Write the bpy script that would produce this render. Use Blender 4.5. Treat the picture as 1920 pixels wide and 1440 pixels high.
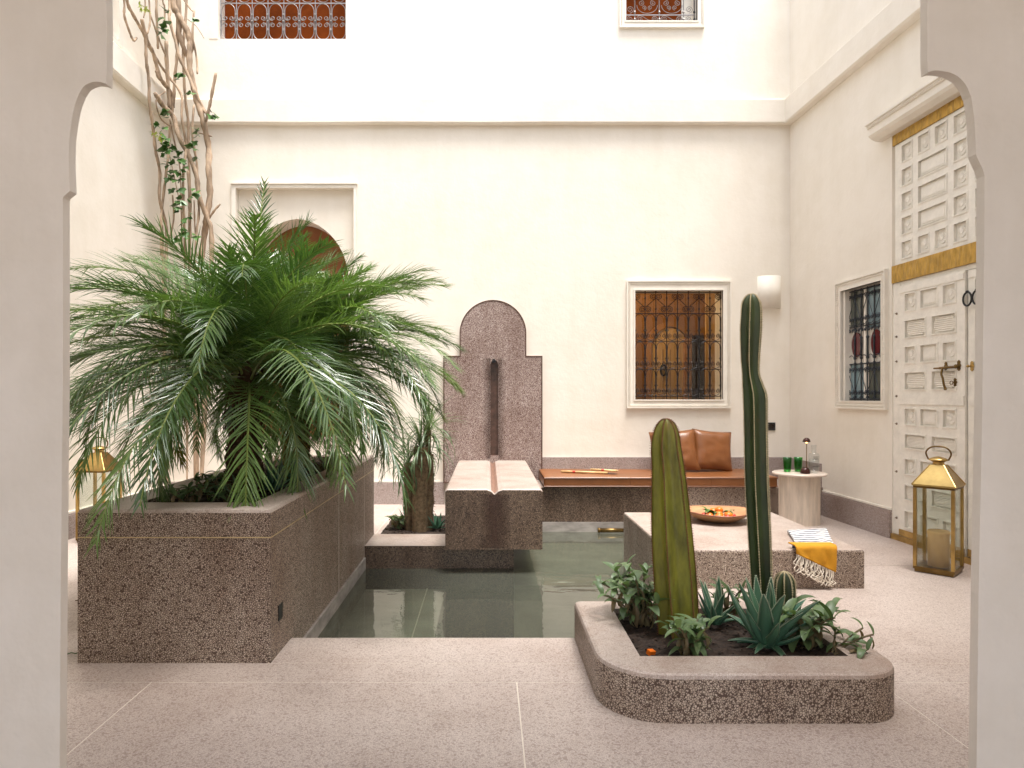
import bpy, bmesh, math, random
from math import sin, cos, pi, radians, sqrt, atan2
from mathutils import Vector, Matrix, noise
random.seed(7)
for o in list(bpy.data.objects): bpy.data.objects.remove(o)
S = bpy.context.scene
COL = S.collection
# ------------------------------------------------------------------ camera, sky, sun, exposure
cd = bpy.data.cameras.new('camera'); cam = bpy.data.objects.new('camera', cd); COL.objects.link(cam)
cam.location = (0, 0, 1.0); cam.rotation_euler = (radians(90), 0, 0)
cd.sensor_width = 36; cd.lens = 24; cd.shift_x = 45/1920; cd.shift_y = 20/1920
cd.clip_start = .02; cd.clip_end = 500
S.camera = cam
SUN = Vector((.13, -.22, 1.0)).normalized()
w = bpy.data.worlds.new('World'); S.world = w; w.use_nodes = True
nt = w.node_tree; nt.nodes.clear()
sky = nt.nodes.new('ShaderNodeTexSky'); sky.sky_type = 'NISHITA'; sky.sun_disc = False
sky.sun_elevation = math.asin(SUN.z); sky.sun_rotation = atan2(SUN.x, SUN.y)
sky.air_density = 1.0; sky.dust_density = 3.0
hs = nt.nodes.new('ShaderNodeHueSaturation'); hs.inputs['Saturation'].default_value = .32
bg = nt.nodes.new('ShaderNodeBackground'); bg.inputs['Strength'].default_value = .15
wo = nt.nodes.new('ShaderNodeOutputWorld')
nt.links.new(sky.outputs[0], hs.inputs['Color']); nt.links.new(hs.outputs[0], bg.inputs[0]); nt.links.new(bg.outputs[0], wo.inputs[0])
sl = bpy.data.lights.new('sun', 'SUN'); sl.energy = 1.9; sl.angle = radians(22); sl.color = (1, .965, .91)
so = bpy.data.objects.new('sun', sl); COL.objects.link(so)
so.rotation_euler = SUN.to_track_quat('Z', 'Y').to_euler(); so.location = (3, -3, 9)
S.view_settings.view_transform = 'Standard'; S.view_settings.look = 'None'
S.view_settings.gamma = 1; S.view_settings.use_curve_mapping = False
S.view_settings.exposure = 1.66
S.cycles.max_bounces = 12; S.cycles.diffuse_bounces = 6; S.cycles.transparent_max_bounces = 24

# ------------------------------------------------------------------ tagging and building helpers
def tag(o, label=None, cat=None, group=None, kind=None):
    if label: o['label'] = label
    if cat: o['category'] = cat
    if group: o['group'] = group
    if kind: o['kind'] = kind
    return o
def empty(name, loc=(0, 0, 0), rz=0, label=None, cat=None, group=None):
    o = bpy.data.objects.new(name, None); COL.objects.link(o)
    o.location = loc; o.rotation_euler = (0, 0, rz); o.empty_display_size = .1
    return tag(o, label, cat, group)
def link(name, me, parent=None, mat4=None):
    o = bpy.data.objects.new(name, me); COL.objects.link(o)
    if parent is not None: o.parent = parent
    if mat4 is not None: o.matrix_basis = mat4
    return o
def clone(root, loc=None, rz=None):
    c = root.copy(); COL.objects.link(c)
    if loc is not None: c.location = loc
    if rz is not None: c.rotation_euler = (0, 0, rz)
    for ch in list(root.children):
        d = ch.copy(); COL.objects.link(d); d.parent = c
        for g in ch.children:
            e = g.copy(); COL.objects.link(e); e.parent = d
    return c
class MB:
    def __init__(s): s.v = []; s.f = []; s.m = []
    def add(s, vs, fs, m=0):
        n = len(s.v); s.v += [tuple(v) for v in vs]
        for f in fs: s.f.append(tuple(i+n for i in f)); s.m.append(m)
    def box(s, x0, x1, y0, y1, z0, z1, m=0, mt=None):
        vs = [(x0,y0,z0),(x1,y0,z0),(x1,y1,z0),(x0,y1,z0),(x0,y0,z1),(x1,y0,z1),(x1,y1,z1),(x0,y1,z1)]
        s.add(vs, [(0,3,2,1),(0,1,5,4),(1,2,6,5),(2,3,7,6),(3,0,4,7)], m)
        s.add(vs, [(4,5,6,7)], m if mt is None else mt)
    def obox(s, c, ax, ay, az, m=0):
        c, ax, ay, az = Vector(c), Vector(ax), Vector(ay), Vector(az)
        vs = [c+i*ax+j*ay+k*az for k in (-1,1) for i, j in ((-1,-1),(1,-1),(1,1),(-1,1))]
        s.add(vs, [(0,3,2,1),(4,5,6,7),(0,1,5,4),(1,2,6,5),(2,3,7,6),(3,0,4,7)], m)
    def tube(s, pts, r, n=6, m=0, cap=True, wob=0):
        pts = [Vector(p) for p in pts]; k = len(pts)
        if k < 2: return
        rs = r if isinstance(r, (list, tuple)) else [r]*k
        t = (pts[1]-pts[0]).normalized()
        up = Vector((0,0,1)) if abs(t.z) < .9 else Vector((1,0,0))
        a = t.cross(up).normalized(); vs = []
        for i, p in enumerate(pts):
            t = (pts[min(i+1,k-1)]-pts[max(i-1,0)])
            t = t.normalized() if t.length > 1e-9 else Vector((0,0,1))
            a = (a - t*a.dot(t)); a = a.normalized() if a.length > 1e-6 else t.orthogonal().normalized()
            b = t.cross(a)
            for j in range(n):
                q = 2*pi*j/n; rr = rs[i]*(1+wob*random.uniform(-1,1))
                vs.append(p+(a*cos(q)+b*sin(q))*rr)
        fs = [(i*n+j, i*n+(j+1)%n, (i+1)*n+(j+1)%n, (i+1)*n+j) for i in range(k-1) for j in range(n)]
        if cap: fs += [tuple(range(n))[::-1], tuple(range((k-1)*n, k*n))]
        s.add(vs, fs, m)
    def lathe(s, prof, c=(0,0,0), n=24, m=0, a0=0, a1=2*pi):
        full = abs(a1-a0-2*pi) < 1e-6; cols = n if full else n+1
        vs = [(c[0]+r*cos(a0+(a1-a0)*j/n), c[1]+r*sin(a0+(a1-a0)*j/n), c[2]+z) for r, z in prof for j in range(cols)]
        fs = []
        for i in range(len(prof)-1):
            for j in range(n):
                j2 = (j+1) % cols if full else j+1
                fs.append((i*cols+j, i*cols+j2, (i+1)*cols+j2, (i+1)*cols+j))
        s.add(vs, fs, m)
    def ell(s, c, rx, ry, rz, n=10, m=0):
        prof = [(sin(pi*i/n), -cos(pi*i/n)) for i in range(n+1)]
        vs = [(c[0]+rx*r*cos(2*pi*j/n), c[1]+ry*r*sin(2*pi*j/n), c[2]+rz*z) for r, z in prof for j in range(n)]
        s.add(vs, [(i*n+j, i*n+(j+1)%n, (i+1)*n+(j+1)%n, (i+1)*n+j) for i in range(n) for j in range(n)], m)
    def mesh(s, name, mats, smooth=False, off=None):
        me = bpy.data.meshes.new(name)
        vs = s.v if off is None else [(a-off[0], b-off[1], c-off[2]) for a, b, c in s.v]
        me.from_pydata(vs, [], s.f)
        for m in (mats if isinstance(mats, (list, tuple)) else [mats]): me.materials.append(m)
        me.polygons.foreach_set('material_index', s.m)
        me.polygons.foreach_set('use_smooth', [smooth]*len(s.f))
        me.update(); return me
    def build(s, name, mats, parent=None, smooth=False, off=None, mat4=None):
        return link(name, s.mesh(name, mats, smooth, off), parent, mat4)
def fill(loops2d, y, flip=False):
    """triangulate polygon with holes given in (x,z) at depth y"""
    bm = bmesh.new(); ed = []
    for lp in loops2d:
        vs = [bm.verts.new((p[0], y, p[1])) for p in lp]
        ed += [bm.edges.new((vs[i], vs[(i+1) % len(vs)])) for i in range(len(vs))]
    bmesh.ops.triangle_fill(bm, edges=ed, use_beauty=True, use_dissolve=False)
    bm.normal_update(); bm.verts.index_update()
    vs = [tuple(v.co) for v in bm.verts]; fs = []
    for f in bm.faces:
        idx = [v.index for v in f.verts]
        if (f.normal.y > 0) != flip: idx.reverse()
        fs.append(tuple(idx))
    bm.free(); return vs, fs
def slab_xz(mb, outer, holes, y0, y1, m=0, sides=True, back=True, mh=None):
    """wall like plate: outline and holes in x,z; y0 faces the room"""
    mb.add(*fill([outer]+holes, y0), m=m)
    if back: mb.add(*fill([outer]+holes, y1, True), m=m)
    for k, lp in enumerate([outer]+holes):
        if k == 0 and not sides: continue
        n = len(lp)
        vs = [(p[0], y0, p[1]) for p in lp]+[(p[0], y1, p[1]) for p in lp]
        mb.add(vs, [(i, (i+1)%n, n+(i+1)%n, n+i) for i in range(n)], m if (k == 0 or mh is None) else mh)
def rect(x0, x1, z0, z1): return [(x0,z0),(x1,z0),(x1,z1),(x0,z1)]
def rblock(name, dims, r, seg, mat, parent=None, loc=(0,0,0), subdiv=0, fn=None, smooth=True):
    bm = bmesh.new(); bmesh.ops.create_cube(bm, size=1)
    for v in bm.verts: v.co = Vector((v.co.x*dims[0], v.co.y*dims[1], v.co.z*dims[2]))
    if subdiv: bmesh.ops.subdivide_edges(bm, edges=bm.edges[:], cuts=subdiv, use_grid_fill=True)
    if r: bmesh.ops.bevel(bm, geom=[e for e in bm.edges if e.calc_face_angle(0) > .5], offset=r, segments=seg, affect='EDGES', profile=.5)
    if fn:
        for v in bm.verts: v.co = fn(v.co.copy())
    me = bpy.data.meshes.new(name); bm.to_mesh(me); bm.free(); me.materials.append(mat)
    me.polygons.foreach_set('use_smooth', [smooth]*len(me.polygons))
    o = link(name, me, parent); o.location = loc; return o
def at(px, py, Y): return Vector(((px-915)*Y/1280, Y, 1-(py-740)*Y/1280))
def smooth_path(pts, k=4):
    P = [Vector(p) for p in pts]; out = []
    for i in range(len(P)-1):
        a, b, c, d = P[max(i-1,0)], P[i], P[i+1], P[min(i+2,len(P)-1)]
        for j in range(k):
            t = j/k
            out.append(.5*((2*b)+(c-a)*t+(2*a-5*b+4*c-d)*t*t+(3*b-a-3*c+d)*t**3))
    out.append(P[-1]); return out

# ------------------------------------------------------------------ materials
def newmat(name):
    m = bpy.data.materials.new(name); m.use_nodes = True; t = m.node_tree
    b = t.nodes['Principled BSDF']; return m, t, b
def N(t, typ, **k):
    n = t.nodes.new(typ)
    for a, v in k.items():
        if a in n.inputs: n.inputs[a].default_value = v
        else: setattr(n, a, v)
    return n
def coords(t): return t.nodes.new('ShaderNodeTexCoord').outputs['Object']
def ramp(t, fac, stops):
    r = t.nodes.new('ShaderNodeValToRGB'); e = r.color_ramp.elements
    while len(e) < len(stops): e.new(.5)
    for i, (p, c) in enumerate(stops): e[i].position = p; e[i].color = (*c, 1) if len(c) == 3 else c
    t.links.new(fac, r.inputs[0]); return r.outputs[0]
def mixc(t, fac, a, b, mode='MIX'):
    n = t.nodes.new('ShaderNodeMix'); n.data_type = 'RGBA'; n.blend_type = mode
    for sock, val in ((0, fac), (6, a), (7, b)):
        if hasattr(val, 'default_value') or hasattr(val, 'is_output'): t.links.new(val, n.inputs[sock])
        else: n.inputs[sock].default_value = val if sock == 0 else (*val, 1)
    return n.outputs[2]
def math_(t, op, a, b=0, c=None):
    n = t.nodes.new('ShaderNodeMath'); n.operation = op
    for i, val in enumerate((a, b) if c is None else (a, b, c)):
        if hasattr(val, 'is_output'): t.links.new(val, n.inputs[i])
        else: n.inputs[i].default_value = val
    return n.outputs[0]
def bump(t, b, h, strength=.3, dist=.01):
    n = t.nodes.new('ShaderNodeBump'); n.inputs['Strength'].default_value = strength; n.inputs['Distance'].default_value = dist
    t.links.new(h, n.inputs['Height']); t.links.new(n.outputs[0], b.inputs['Normal'])
def noise_(t, vec, scale, detail=4, rough=.55, stretch=None):
    n = t.nodes.new('ShaderNodeTexNoise'); n.inputs['Scale'].default_value = scale
    n.inputs['Detail'].default_value = detail; n.inputs['Roughness'].default_value = rough
    if stretch:
        mp = t.nodes.new('ShaderNodeMapping'); mp.inputs['Scale'].default_value = stretch
        t.links.new(vec, mp.inputs[0]); vec = mp.outputs[0]
    t.links.new(vec, n.inputs['Vector']); return n.outputs['Fac']
def simple(name, col, rough=.5, metal=0, var=.15, scale=12, bmp=0, bscale=60, spec=.5, stretch=None):
    m, t, b = newmat(name); v = coords(t)
    nz = noise_(t, v, scale, 5, .6, stretch)
    c = ramp(t, nz, [(.3, tuple(x*(1-var) for x in col)), (.7, tuple(min(1, x*(1+var)) for x in col))])
    t.links.new(c, b.inputs['Base Color']); b.inputs['Roughness'].default_value = rough
    b.inputs['Metallic'].default_value = metal; b.inputs['Specular IOR Level'].default_value = spec
    if bmp: bump(t, b, noise_(t, v, bscale, 4, .6, stretch), bmp, .003)
    return m
def plaster(name, col, dirt=.09, bmp=.17):
    m, t, b = newmat(name); v = coords(t)
    n1 = noise_(t, v, 1.1, 6, .62); n2 = noise_(t, v, 6, 5, .6)
    mm = math_(t, 'ADD', math_(t, 'MULTIPLY', n1, .65), math_(t, 'MULTIPLY', n2, .35))
    n3 = noise_(t, v, 5, 5, .65, (1, 1, .12))
    mm = math_(t, 'ADD', math_(t, 'MULTIPLY', mm, .75), math_(t, 'MULTIPLY', n3, .25))
    c = ramp(t, mm, [(.36, tuple(x*(1-dirt)*k for x, k in zip(col, (1, .985, .95)))), (.56, col)])
    t.links.new(c, b.inputs['Base Color']); b.inputs['Roughness'].default_value = .75
    b.inputs['Specular IOR Level'].default_value = .3
    h = math_(t, 'ADD', math_(t, 'MULTIPLY', noise_(t, v, 3.5, 5, .6), 1.0), math_(t, 'MULTIPLY', noise_(t, v, 28, 4, .6), .22))
    bump(t, b, h, bmp, .02); return m
def terrazzo(name, matrix, chipA, chipB, scale=95, edge=.10, frac=.8, rough=.5, stain=(.6, .45, .35), samt=.5, bmp=.15, sscale=1.6, sstr=None):
    m, t, b = newmat(name); v = coords(t)
    wn = t.nodes.new('ShaderNodeTexNoise'); wn.inputs['Scale'].default_value = scale*.8; t.links.new(v, wn.inputs['Vector'])
    vm = t.nodes.new('ShaderNodeMix'); vm.data_type = 'VECTOR'; vm.inputs[0].default_value = .004
    t.links.new(v, vm.inputs[4]); t.links.new(wn.outputs['Color'], vm.inputs[5]); vv = vm.outputs[1]
    def vor(feat, sc):
        n = t.nodes.new('ShaderNodeTexVoronoi'); n.feature = feat; n.inputs['Scale'].default_value = sc
        t.links.new(vv, n.inputs['Vector']); return n
    e = vor('DISTANCE_TO_EDGE', scale); f = vor('F1', scale)
    sep = t.nodes.new('ShaderNodeSeparateColor'); t.links.new(f.outputs['Color'], sep.inputs[0])
    thr = math_(t, 'MULTIPLY_ADD', sep.outputs[1], edge*.8, edge*.7)
    chip = math_(t, 'MULTIPLY', math_(t, 'GREATER_THAN', e.outputs['Distance'], thr), math_(t, 'LESS_THAN', sep.outputs[0], frac))
    cc = mixc(t, sep.outputs[2], chipA, chipB)
    col = mixc(t, chip, matrix, cc)
    st = noise_(t, v, sscale, 7, .7, sstr)
    fac = ramp(t, st, [(.42, (0,0,0)), (.72, (samt,)*3)])
    col2 = mixc(t, fac, col, mixc(t, 1.0, col, stain, 'MULTIPLY'))
    t.links.new(col2, b.inputs['Base Color']); b.inputs['Roughness'].default_value = rough
    t.links.new(math_(t, 'MULTIPLY_ADD', st, .3, rough-.15), b.inputs['Roughness'])
    if bmp: bump(t, b, chip, bmp, .0015)
    return m
M = {}
M['plaster'] = plaster('cream_plaster', (.82, .77, .69))
M['plaster_arch'] = plaster('arch_plaster', (.78, .735, .68), .12, .3)
M['paint'] = simple('cream_paint', (.78, .735, .655), .55, 0, .05, 9, .3, 90)
M['door_paint'] = simple('old_white_paint', (.80, .765, .69), .5, 0, .09, 14, .7, 55)
M['floor'] = terrazzo('floor_terrazzo', (.33, .265, .235), (.57, .495, .45), (.45, .38, .34), 170, .06, .9, .42, (.70, .63, .59), .9, .04, 1.1)
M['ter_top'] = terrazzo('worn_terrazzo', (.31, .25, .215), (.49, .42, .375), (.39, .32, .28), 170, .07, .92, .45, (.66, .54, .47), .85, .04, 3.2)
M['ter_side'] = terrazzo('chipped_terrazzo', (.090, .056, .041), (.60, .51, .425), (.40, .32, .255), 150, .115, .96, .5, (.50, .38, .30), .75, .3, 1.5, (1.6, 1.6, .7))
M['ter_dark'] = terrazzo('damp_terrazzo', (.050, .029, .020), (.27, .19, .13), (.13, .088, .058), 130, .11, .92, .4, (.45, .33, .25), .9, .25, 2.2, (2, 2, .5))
M['ter_mauve'] = terrazzo('mauve_terrazzo', (.15, .088, .075), (.60, .53, .49), (.38, .30, .265), 150, .11, .94, .5, (.48, .36, .31), .8, .2, 2.0, (1.5, 1.5, .8))
M['ter_skirt'] = terrazzo('grey_terrazzo', (.24, .19, .175), (.50, .44, .41), (.36, .29, .27), 170, .08, .88, .5, (.75, .65, .6), .7, .1, 2)
M['pale_band'] = simple('limescale', (.30, .27, .245), .6, 0, .35, 7, .3, 40, .4, (1,1,3))
M['wet'] = simple('wet_stone', (.085, .042, .028), .35, 0, .5, 20, .3, 80)
M['brass_line'] = simple('brass_inlay', (.55, .43, .24), .35, .4, .1)
M['joint'] = simple('pale_joint', (.68, .62, .54), .5, 0, .08)
M['pool'] = simple('pool_floor', (.30, .30, .26), .6, 0, .25, 4, .2, 30)
M['soil'] = simple('dark_soil', (.030, .018, .012), .95, 0, .6, 60, 1, 90)
M['terracotta'] = simple('terracotta_lime', (.22, .075, .022), .55, 0, .18, 5, .3, 30)
M['shutter'] = simple('rust_shutter', (.165, .034, .004), .85, 0, .35, 3, .2, 20, .1)
M['iron'] = simple('black_iron', (.022, .022, .024), .42, .5, .3, 40)
M['iron_grey'] = simple('grey_iron', (.30, .28, .27), .4, .6, .15, 40)
M['blue_iron'] = simple('dark_iron', (.028, .034, .042), .38, .4, .3, 40)
M['brass'] = simple('aged_brass', (.46, .31, .11), .30, .95, .3, 9, .15, 30)
M['brass_dark'] = simple('tarnished_brass', (.17, .105, .035), .36, .85, .35, 15)
M['gold'] = simple('hammered_gold', (.42, .26, .06), .36, .75, .35, 35, 1, 45, .5, (1,1,.35))
M['leather'] = simple('tan_leather', (.195, .070, .021), .36, 0, .16, 5, .25, 130)
M['wax'] = simple('candle_wax', (.66, .43, .17), .45, 0, .08, 6)
M['travertine'] = simple('travertine', (.60, .51, .42), .4, 0, .22, 9, .2, 60, .5, (3,3,.5))
M['marble'] = simple('pink_marble', (.66, .56, .48), .25, 0, .12, 6)
M['black'] = simple('black_plastic', (.015, .015, .016), .35, 0, .1)
M['lampbrown'] = simple('oxblood_metal', (.05, .014, .010), .25, .3, .2)
M['nail'] = simple('iron_nail', (.22, .17, .13), .5, .5, .3)
M['dark'] = simple('dark_gap_shade', (.02, .012, .008), .8, 0, .2)  # near-black for board gaps, socket well and painted-in shade
M['ochre'] = simple('ochre_wall', (.33, .165, .04), .7, 0, .15, 2)
M['wood_in'] = simple('honey_door', (.58, .40, .17), .55, 0, .25, 6, .2, 40, .5, (6,6,.6))
M['bowl'] = simple('turned_wood', (.40, .22, .11), .4, 0, .25, 5, .1, 50, .5, (1,1,8))
M['bowl_rim'] = simple('dark_rim', (.22, .08, .04), .45, 0, .3, 30)
M['orange'] = simple('orange_peel', (.75, .155, .008), .4, 0, .12, 12, .3, 150)
M['tomato'] = simple('tomato_skin', (.55, .03, .015), .25, 0, .15)
M['herb'] = simple('herb_leaf', (.05, .13, .022), .45, 0, .35, 20)
M['cane'] = simple('cane_wood', (.58, .38, .17), .5, 0, .25, 20, .3, 60)
M['woven'] = simple('woven_palm', (.62, .46, .27), .7, 0, .25, 60, .6, 200)
M['red'] = simple('red_thread', (.5, .03, .02), .7)
M['yellow'] = simple('mustard_cloth', (.52, .235, .006), .85, 0, .10, 30, .5, 400)
M['fringe'] = simple('cotton_fringe', (.75, .68, .58), .9, 0, .08)
M['vinewood'] = simple('vine_bark', (.36, .265, .185), .85, 0, .45, 26, 1, 90, .3, (1,1,.25))
M['vineleaf'] = simple('vine_leaf', (.055, .13, .025), .4, 0, .35, 30)
M['limeleaf'] = simple('young_leaf', (.34, .42, .05), .5, 0, .2, 30)
M['clay'] = simple('brick_foot', (.30, .09, .04), .8)
def leafmat(name, a, b2, rough=.35, trans=.18, spec=.5):
    m, t, b = newmat(name)
    oi = t.nodes.new('ShaderNodeObjectInfo'); nz = noise_(t, coords(t), 9, 3)
    f = math_(t, 'ADD', math_(t, 'MULTIPLY', oi.outputs['Random'], .5), math_(t, 'MULTIPLY', nz, .5))
    c = ramp(t, f, [(.2, a), (.75, b2)])
    t.links.new(c, b.inputs['Base Color']); b.inputs['Roughness'].default_value = rough
    b.inputs['Specular IOR Level'].default_value = spec
    tr = t.nodes.new('ShaderNodeBsdfTranslucent'); t.links.new(mixc(t, 1.0, c, (1.5, 1.6, .7), 'MULTIPLY'), tr.inputs[0])
    mx = t.nodes.new('ShaderNodeMixShader'); mx.inputs[0].default_value = trans
    out = t.nodes['Material Output']
    t.links.new(b.outputs[0], mx.inputs[1]); t.links.new(tr.outputs[0], mx.inputs[2]); t.links.new(mx.outputs[0], out.inputs[0])
    return m
M['frond'] = leafmat('palm_green', (.040, .095, .024), (.125, .205, .052), .28, .22, .8)
M['frond_old'] = leafmat('palm_yellowing', (.11, .13, .02), (.22, .19, .03), .4)
M['rachis'] = simple('palm_rib', (.16, .20, .05), .4, 0, .2)
M['strap'] = leafmat('strap_leaf', (.06, .10, .05), (.12, .17, .08), .4)
M['aloe'] = leafmat('aloe_leaf', (.045, .115, .075), (.075, .17, .10), .35, .05)
M['aloe_edge'] = simple('aloe_teeth', (.45, .50, .36), .5)
M['leafy'] = leafmat('soft_leaf', (.065, .11, .045), (.14, .21, .09), .4)
M['leafy_dull'] = leafmat('faded_leaf', (.15, .10, .05), (.17, .14, .07), .6)
M['stem'] = simple('plant_stem', (.13, .10, .05), .6)
M['palmtrunk'] = simple('palm_trunk', (.050, .026, .013), .9, 0, .6, 30, 1, 60, .2, (1,1,.4))
M['boot'] = simple('leaf_base', (.085, .042, .018), .9, 0, .6, 30, .6, 60)
M['spiny'] = simple('spiny_trunk', (.14, .095, .05), .85, 0, .5, 40, 1, 90)
M['cactus_y'] = simple('olive_cactus', (.145, .145, .014), .52, 0, .6, 11, .7, 50, .5, (2,2,.6))
M['cactus_g'] = simple('green_cactus', (.026, .046, .012), .5, 0, .55, 8, .5, 50, .5, (2,2,.6))
M['areole_c'] = simple('cream_areole', (.52, .44, .28), .8, 0, .3, 60)
M['areole_b'] = simple('brown_areole', (.16, .065, .025), .8, 0, .4, 60)
def glassmat(name, tint, gloss=.12, opaque=0, oc=(.5,.5,.5)):
    m, t, b = newmat(name); t.nodes.remove(b); out = t.nodes['Material Output']
    tr = t.nodes.new('ShaderNodeBsdfTransparent'); tr.inputs[0].default_value = (*tint, 1)
    gl = t.nodes.new('ShaderNodeBsdfGlossy'); gl.inputs['Roughness'].default_value = .02
    fr = t.nodes.new('ShaderNodeLayerWeight'); fr.inputs[0].default_value = .5
    ff = math_(t, 'MULTIPLY_ADD', math_(t, 'POWER', fr.outputs['Facing'], 4), .6, .045)
    mx = t.nodes.new('ShaderNodeMixShader'); t.links.new(ff, mx.inputs[0])
    t.links.new(tr.outputs[0], mx.inputs[1]); t.links.new(gl.outputs[0], mx.inputs[2])
    t.links.new(mx.outputs[0], out.inputs[0]); return m
M['glass'] = glassmat('clear_glass', (.93, .95, .93))
M['green_glass'] = glassmat('green_glass', (.22, .72, .25))
M['bottle_glass'] = glassmat('bottle_glass', (.94, .96, .96))
# water: clear, slightly murky, mirror like at low angles
m, t, b = newmat('pool_water'); out = t.nodes['Material Output']; v = coords(t)
b.inputs['Base Color'].default_value = (.125, .13, .105, 1); b.inputs['Roughness'].default_value = .7; b.inputs['Specular IOR Level'].default_value = 0
tr = t.nodes.new('ShaderNodeBsdfTransparent'); tr.inputs[0].default_value = (.60, .62, .54, 1)
m1 = t.nodes.new('ShaderNodeMixShader'); m1.inputs[0].default_value = .36
t.links.new(tr.outputs[0], m1.inputs[1]); t.links.new(b.outputs[0], m1.inputs[2])
gl = t.nodes.new('ShaderNodeBsdfGlossy'); gl.inputs['Roughness'].default_value = .03; gl.inputs[0].default_value = (.95, .97, .95, 1)
bn = t.nodes.new('ShaderNodeBump'); bn.inputs['Strength'].default_value = .22; bn.inputs['Distance'].default_value = .01
t.links.new(noise_(t, v, 5, 2, .4, (1, 2.2, 1)), bn.inputs['Height']); t.links.new(bn.outputs[0], gl.inputs['Normal'])
fr = t.nodes.new('ShaderNodeFresnel'); fr.inputs[0].default_value = 1.38; t.links.new(bn.outputs[0], fr.inputs['Normal'])
m2 = t.nodes.new('ShaderNodeMixShader'); t.links.new(fr.outputs[0], m2.inputs[0])
t.links.new(m1.outputs[0], m2.inputs[1]); t.links.new(gl.outputs[0], m2.inputs[2]); t.links.new(m2.outputs[0], out.inputs[0])
M['water'] = m
# striped cloth
m, t, b = newmat('striped_cloth'); v = coords(t)
sp = t.nodes.new('ShaderNodeSeparateXYZ'); t.links.new(v, sp.inputs[0])
q = math_(t, 'FRACT', math_(t, 'MULTIPLY', sp.outputs[1], 21)); st = math_(t, 'LESS_THAN', q, .42)
t.links.new(mixc(t, st, (.66, .65, .63), (.02, .03, .07)), b.inputs['Base Color']); b.inputs['Roughness'].default_value = .9
M['stripes'] = m

# ------------------------------------------------------------------ ground and floor
D = 6.24; XL = -2.91; XP = -.809; XT = .924; YP = 2.81; WZ = -.136
mb = MB(); mb.add([(-60,-60,-1.2),(60,-60,-1.2),(60,60,-1.2),(-60,60,-1.2)], [(0,1,2,3)])
mb.build('ground', simple('dry_ground', (.30, .26, .21), .9)).__setitem__('kind', 'structure')
mb = MB()
for r in ((-4,4,-4.2,YP-.02),(-4,XP,YP-.02,6.5),(XT+.02,4,YP-.02,4.64),(1.36,4,4.64,6.5),(XP,-.272,4.48,6.5)):
    mb.add([(r[0],r[2],-.0009),(r[1],r[2],-.0009),(r[1],r[3],-.0009),(r[0],r[3],-.0009)], [(0,1,2,3)])
floor = mb.build('floor', M['joint']); tag(floor, kind='structure')
g = .0022
def floor_slab(x0, x1, y0, y1):
    m_ = MB(); m_.box(x0+g, x1-g, y0+g, y1-g, -.16 if abs(y1-YP) < .001 and y0 > 2.5 else -.03, 0)
    return m_.build('slab', M['floor'], floor)
xs = [-4, -1.17, .10, 1.36, 4]
for a, b_ in zip(xs, xs[1:]):
    for c, d in ((-4.2,-1.2),(-1.2,1.0),(1.0,2.375)): floor_slab(a, b_, c, d)
for a, b_ in ((-4,1.36),(1.36,4)): floor_slab(a, b_, 2.375, 2.545)
floor_slab(XP, 1.36, 2.545, YP)
floor_slab(-4, -1.53, 2.545, 4.6); floor_slab(-4, -1.53, 4.6, 6.5); floor_slab(-1.53, XP, 2.545, 6.5)
floor_slab(1.36, 4, 2.545, 4.0); floor_slab(1.36, 4, 4.0, 5.4); floor_slab(1.36, 4, 5.4, 6.5); floor_slab(XT, 1.36, YP, 4.0); floor_slab(XT, 1.36, 4.0, 4.62)
floor_slab(XP, -.272, 5.62, 6.5)
m_ = MB(); m_.box(XP+.002, -.2435, 4.46, 4.84, -.7, .012, 1, 0); o = m_.build('ledge', [M['ter_top'], M['ter_dark']], floor)
m_ = MB(); m_.box(XP+.002, -.77, 4.841, 5.618, -.05, 0); m_.build('slab', M['floor'], floor)
# pool
mb = MB()
Z0, Z1 = -.27, -.62
mb.box(XP, -.28, YP, 4.46, -.9, Z0)                       # left shallow shelf
mb.box(.17, XT, 4.40, 5.66, -.9, -.23); mb.box(XT, 1.36, 4.64, 5.66, -.9, -.23)                    # back shelf under the bench
mb.box(-.28, XT, YP, 4.40, -.9, Z1)
mb.box(-.5, XT+.3, YP-.06, YP-.003, -.9, -.03); mb.box(XP, -.5, YP-.06, YP-.003, -.9, -.03)
mb.box(XT+.003, XT+.05, YP, 3.52, -.9, -.035)
pool = mb.build('pool_basin', M['pool']); tag(pool, kind='structure')
m_ = MB(); m_.box(XP, -.30, 3.28, 3.286, Z0+.001, Z0+.004); m_.box(-.40, -.394, YP, 4.46, Z0+.001, Z0+.004)
m_.build('joint_line', M['joint'], pool)
m_ = MB(); m_.add([(XP-.02,YP-.05,WZ),(1.37,YP-.05,WZ),(1.37,5.68,WZ),(XP-.02,5.68,WZ)], [(0,1,2,3)])
water = m_.build('water', M['water']); tag(water, kind='structure')

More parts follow.
